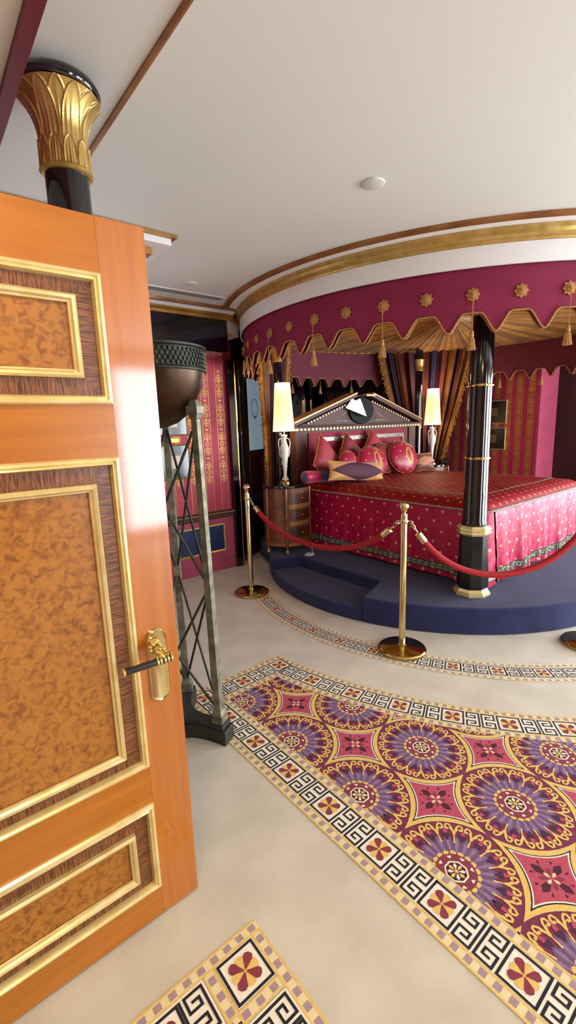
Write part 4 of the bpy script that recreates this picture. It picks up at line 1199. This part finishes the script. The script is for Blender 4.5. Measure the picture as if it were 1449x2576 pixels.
curtain('striped gold and purple curtain with gold fringe swept behind the left lamp',[C_(129,1.96),C_(122,1.93),C_(113,1.92),C_(107,1.92)],[(3.08,4.13),(3.14,4.16),(3.20,4.17),(3.27,4.16)],2.43,.45,5,.025,[0,0,0,0,2,0,0,0,3,1,1,1,3,2,0,3,1,2,0,0],160,gp=.9)
curtain('striped purple, rust and gold curtain gathered behind the right lamp',[C_(60,1.90),C_(52,1.95),C_(42,1.96),C_(32,1.95),C_(24,1.92)],[(5.66,3.99),(5.72,3.97),(5.78,3.93),(5.84,3.88),(5.88,3.84)],2.43,.60,9,.035,[0,3,1,1,3,0,2,2,3,3,1,3,2,2,1,1,3,2,2,0,0,1,2,0,0],220,gp=1.15)

# ------------------------------------------------------------------ rope barrier
def stanchion(label,x,y,hooks):
    t=thing('rope_stanchion',label,'stanchion',(x,y,0),'brass rope posts'); c=(x,y)
    MB().lathe([(.001,.0005),(.150,.0005),(.156,.006),(.157,.018),(.150,.026),(.142,.029),(.05,.036),(.027,.040),(.024,.052),(.001,.052)],64,c).build('base',M['brassdark'],t,smooth=35)
    MB().lathe([(.022,.052),(.022,.915),(.019,.925),(.012,.928),(.012,.944)],32,c).build('post',M['brass'],t,smooth=40)
    MB().lathe([(.025,.862),(.028,.866),(.028,.884),(.025,.888)],32,c,closed=False).build('collar',M['brass'],t,smooth=40)
    mb=MB(); mb.lathe([(.013,.936),(.02,.942),(.013,.948)],24,c); mb.ball((x,y,.972),.0315,28,18); mb.build('ball_finial',M['brass'],t,smooth=60)
    for d in hooks:
        d=Vector(d).normalized(); h=MB(); p=Vector((x,y,.876)); 
        pts=[p+d*.026,p+d*.045,p+d*.056+Vector((0,0,-.008)),p+d*.05+Vector((0,0,-.018)),p+d*.038+Vector((0,0,-.016))]
        h.tube(pts,.005,8); h.build('hook_ring',M['brass'],t,smooth=60)
s1=Vector((2.229,3.31,0)); s2=Vector((2.348,1.737,0)); s3=Vector((3.30,.955,0))
d12=(s2-s1).normalized(); d23=(s3-s2).normalized()
stanchion('brass rope stanchion at the far left beside the mirrored screen',s1.x,s1.y,[d12])
stanchion('brass rope stanchion in the middle in front of the bed platform',s2.x,s2.y,[-d12,d23])
stanchion('brass rope stanchion at the right edge with only its base showing',s3.x,s3.y,[-d23])
def rope(label,a,b,zlow):
    t=thing('velvet_rope',label,'rope',((a+b)/2)+Vector((0,0,zlow)),'red velvet barrier ropes'); d=(b-a).normalized(); 
    p0=a+d*.05+Vector((0,0,.86)); p1=b-d*.05+Vector((0,0,.86)); L=(p1-p0).length; sag=.86-zlow
    def cat(u):
        k=2.2; w=(math.cosh(k*(2*u-1))-1)/(math.cosh(k)-1); p=p0.lerp(p1,u); p.z=zlow+sag*w; return p
    u0=.065
    MB().tube([cat(u0+(1-2*u0)*i/60) for i in range(61)],.0205,14).build('velvet_cover',M['velvet'],t,smooth=70)
    for sg in (0,1):
        g=lambda u:cat(u if sg==0 else 1-u)
        MB().tube([g(.072),g(.06),g(.05),g(.036),g(.034)],[.0235,.0245,.0235,.022,.008],16).build('end_cap',M['brass'],t,smooth=40)
        h=MB(); q=g(.034); p=g(.0); h.tube([q,q.lerp(p,.4)],.005,8)
        c_=q.lerp(p,.62); e=(p-q).normalized(); n_=Vector((0,0,1)) ; rr=.017
        h.tube([c_+e*(rr*cos(2*PI*i/16))+n_*(rr*.75*sin(2*PI*i/16)) for i in range(16)],.004,6,closed=True)
        h.build('snap_hook',M['brass'],t,smooth=60)
rope('red velvet rope hanging from the far left stanchion to the middle one',s1,s2,.582)
rope('red velvet rope hanging from the middle stanchion to the right edge',s2,s3,.505)

# ------------------------------------------------------------------ ceiling fittings
def disc(label,x,y,r,nm):
    o=MB().lathe([(.001,CZ-.010),(r*.8,CZ-.010),(r*.97,CZ-.006),(r,CZ-.0005)],40,(x,y)).build(nm,M['plast'],smooth=30); tag(o,label,'ceiling disc')
disc('large flat white round disc on the open ceiling',1.73,1.47,.052,'ceiling_speaker')
disc('small round disc on the ceiling near the vent slot',1.75,3.17,.045,'ceiling_sensor')
t=thing('air_vent','long grey slot air vent in the ceiling near black frieze','vent',(1.75,3.42,CZ))
MB().box(1.0,2.16,3.36,3.46,CZ-.006,CZ-.0005).build('frame',M['white'],t)
for k in range(3): MB().box(1.02,2.14,3.375+.026*k,3.389+.026*k,CZ-.008,CZ-.0062).build('slot',M['vent'],t)

# ------------------------------------------------------------------ lights
def area(nm,loc,rot,sx,sy,power,color):
    l=bpy.data.lights.new(nm,'AREA'); l.shape='RECTANGLE'; l.size=sx; l.size_y=sy; l.energy=power; l.color=color
    o=bpy.data.objects.new(nm,l); COL.objects.link(o); o.location=loc; o.rotation_euler=[math.radians(a) for a in rot]; return o
DL=(.88,.94,1.0)
for a,b in WIN: area('window_daylight',((a+b)/2,-3.68,1.21),(90,0,0),b-a,2.1,(b-a)*2.1*(36 if a<3 else 50),DL)
area('window_daylight',(8.28,-1.25,1.3),(90,0,90),3.8,1.95,420,DL)
area('hall_downlight',(.05,.55,2.29),(0,0,0),.3,.3,9,(1.0,.77,.40))
area('hall_downlight',(-.15,-1.2,2.29),(0,0,0),.6,.6,26,(1.0,.85,.58))
w=bpy.data.worlds.new('world'); SC.world=w; w.use_nodes=True
w.node_tree.nodes['Background'].inputs[0].default_value=(.7,.8,1,1); w.node_tree.nodes['Background'].inputs[1].default_value=.6
SC.view_settings.view_transform='Standard'; SC.view_settings.look='None'; SC.view_settings.gamma=1; SC.view_settings.exposure=0.3; SC.view_settings.use_curve_mapping=False
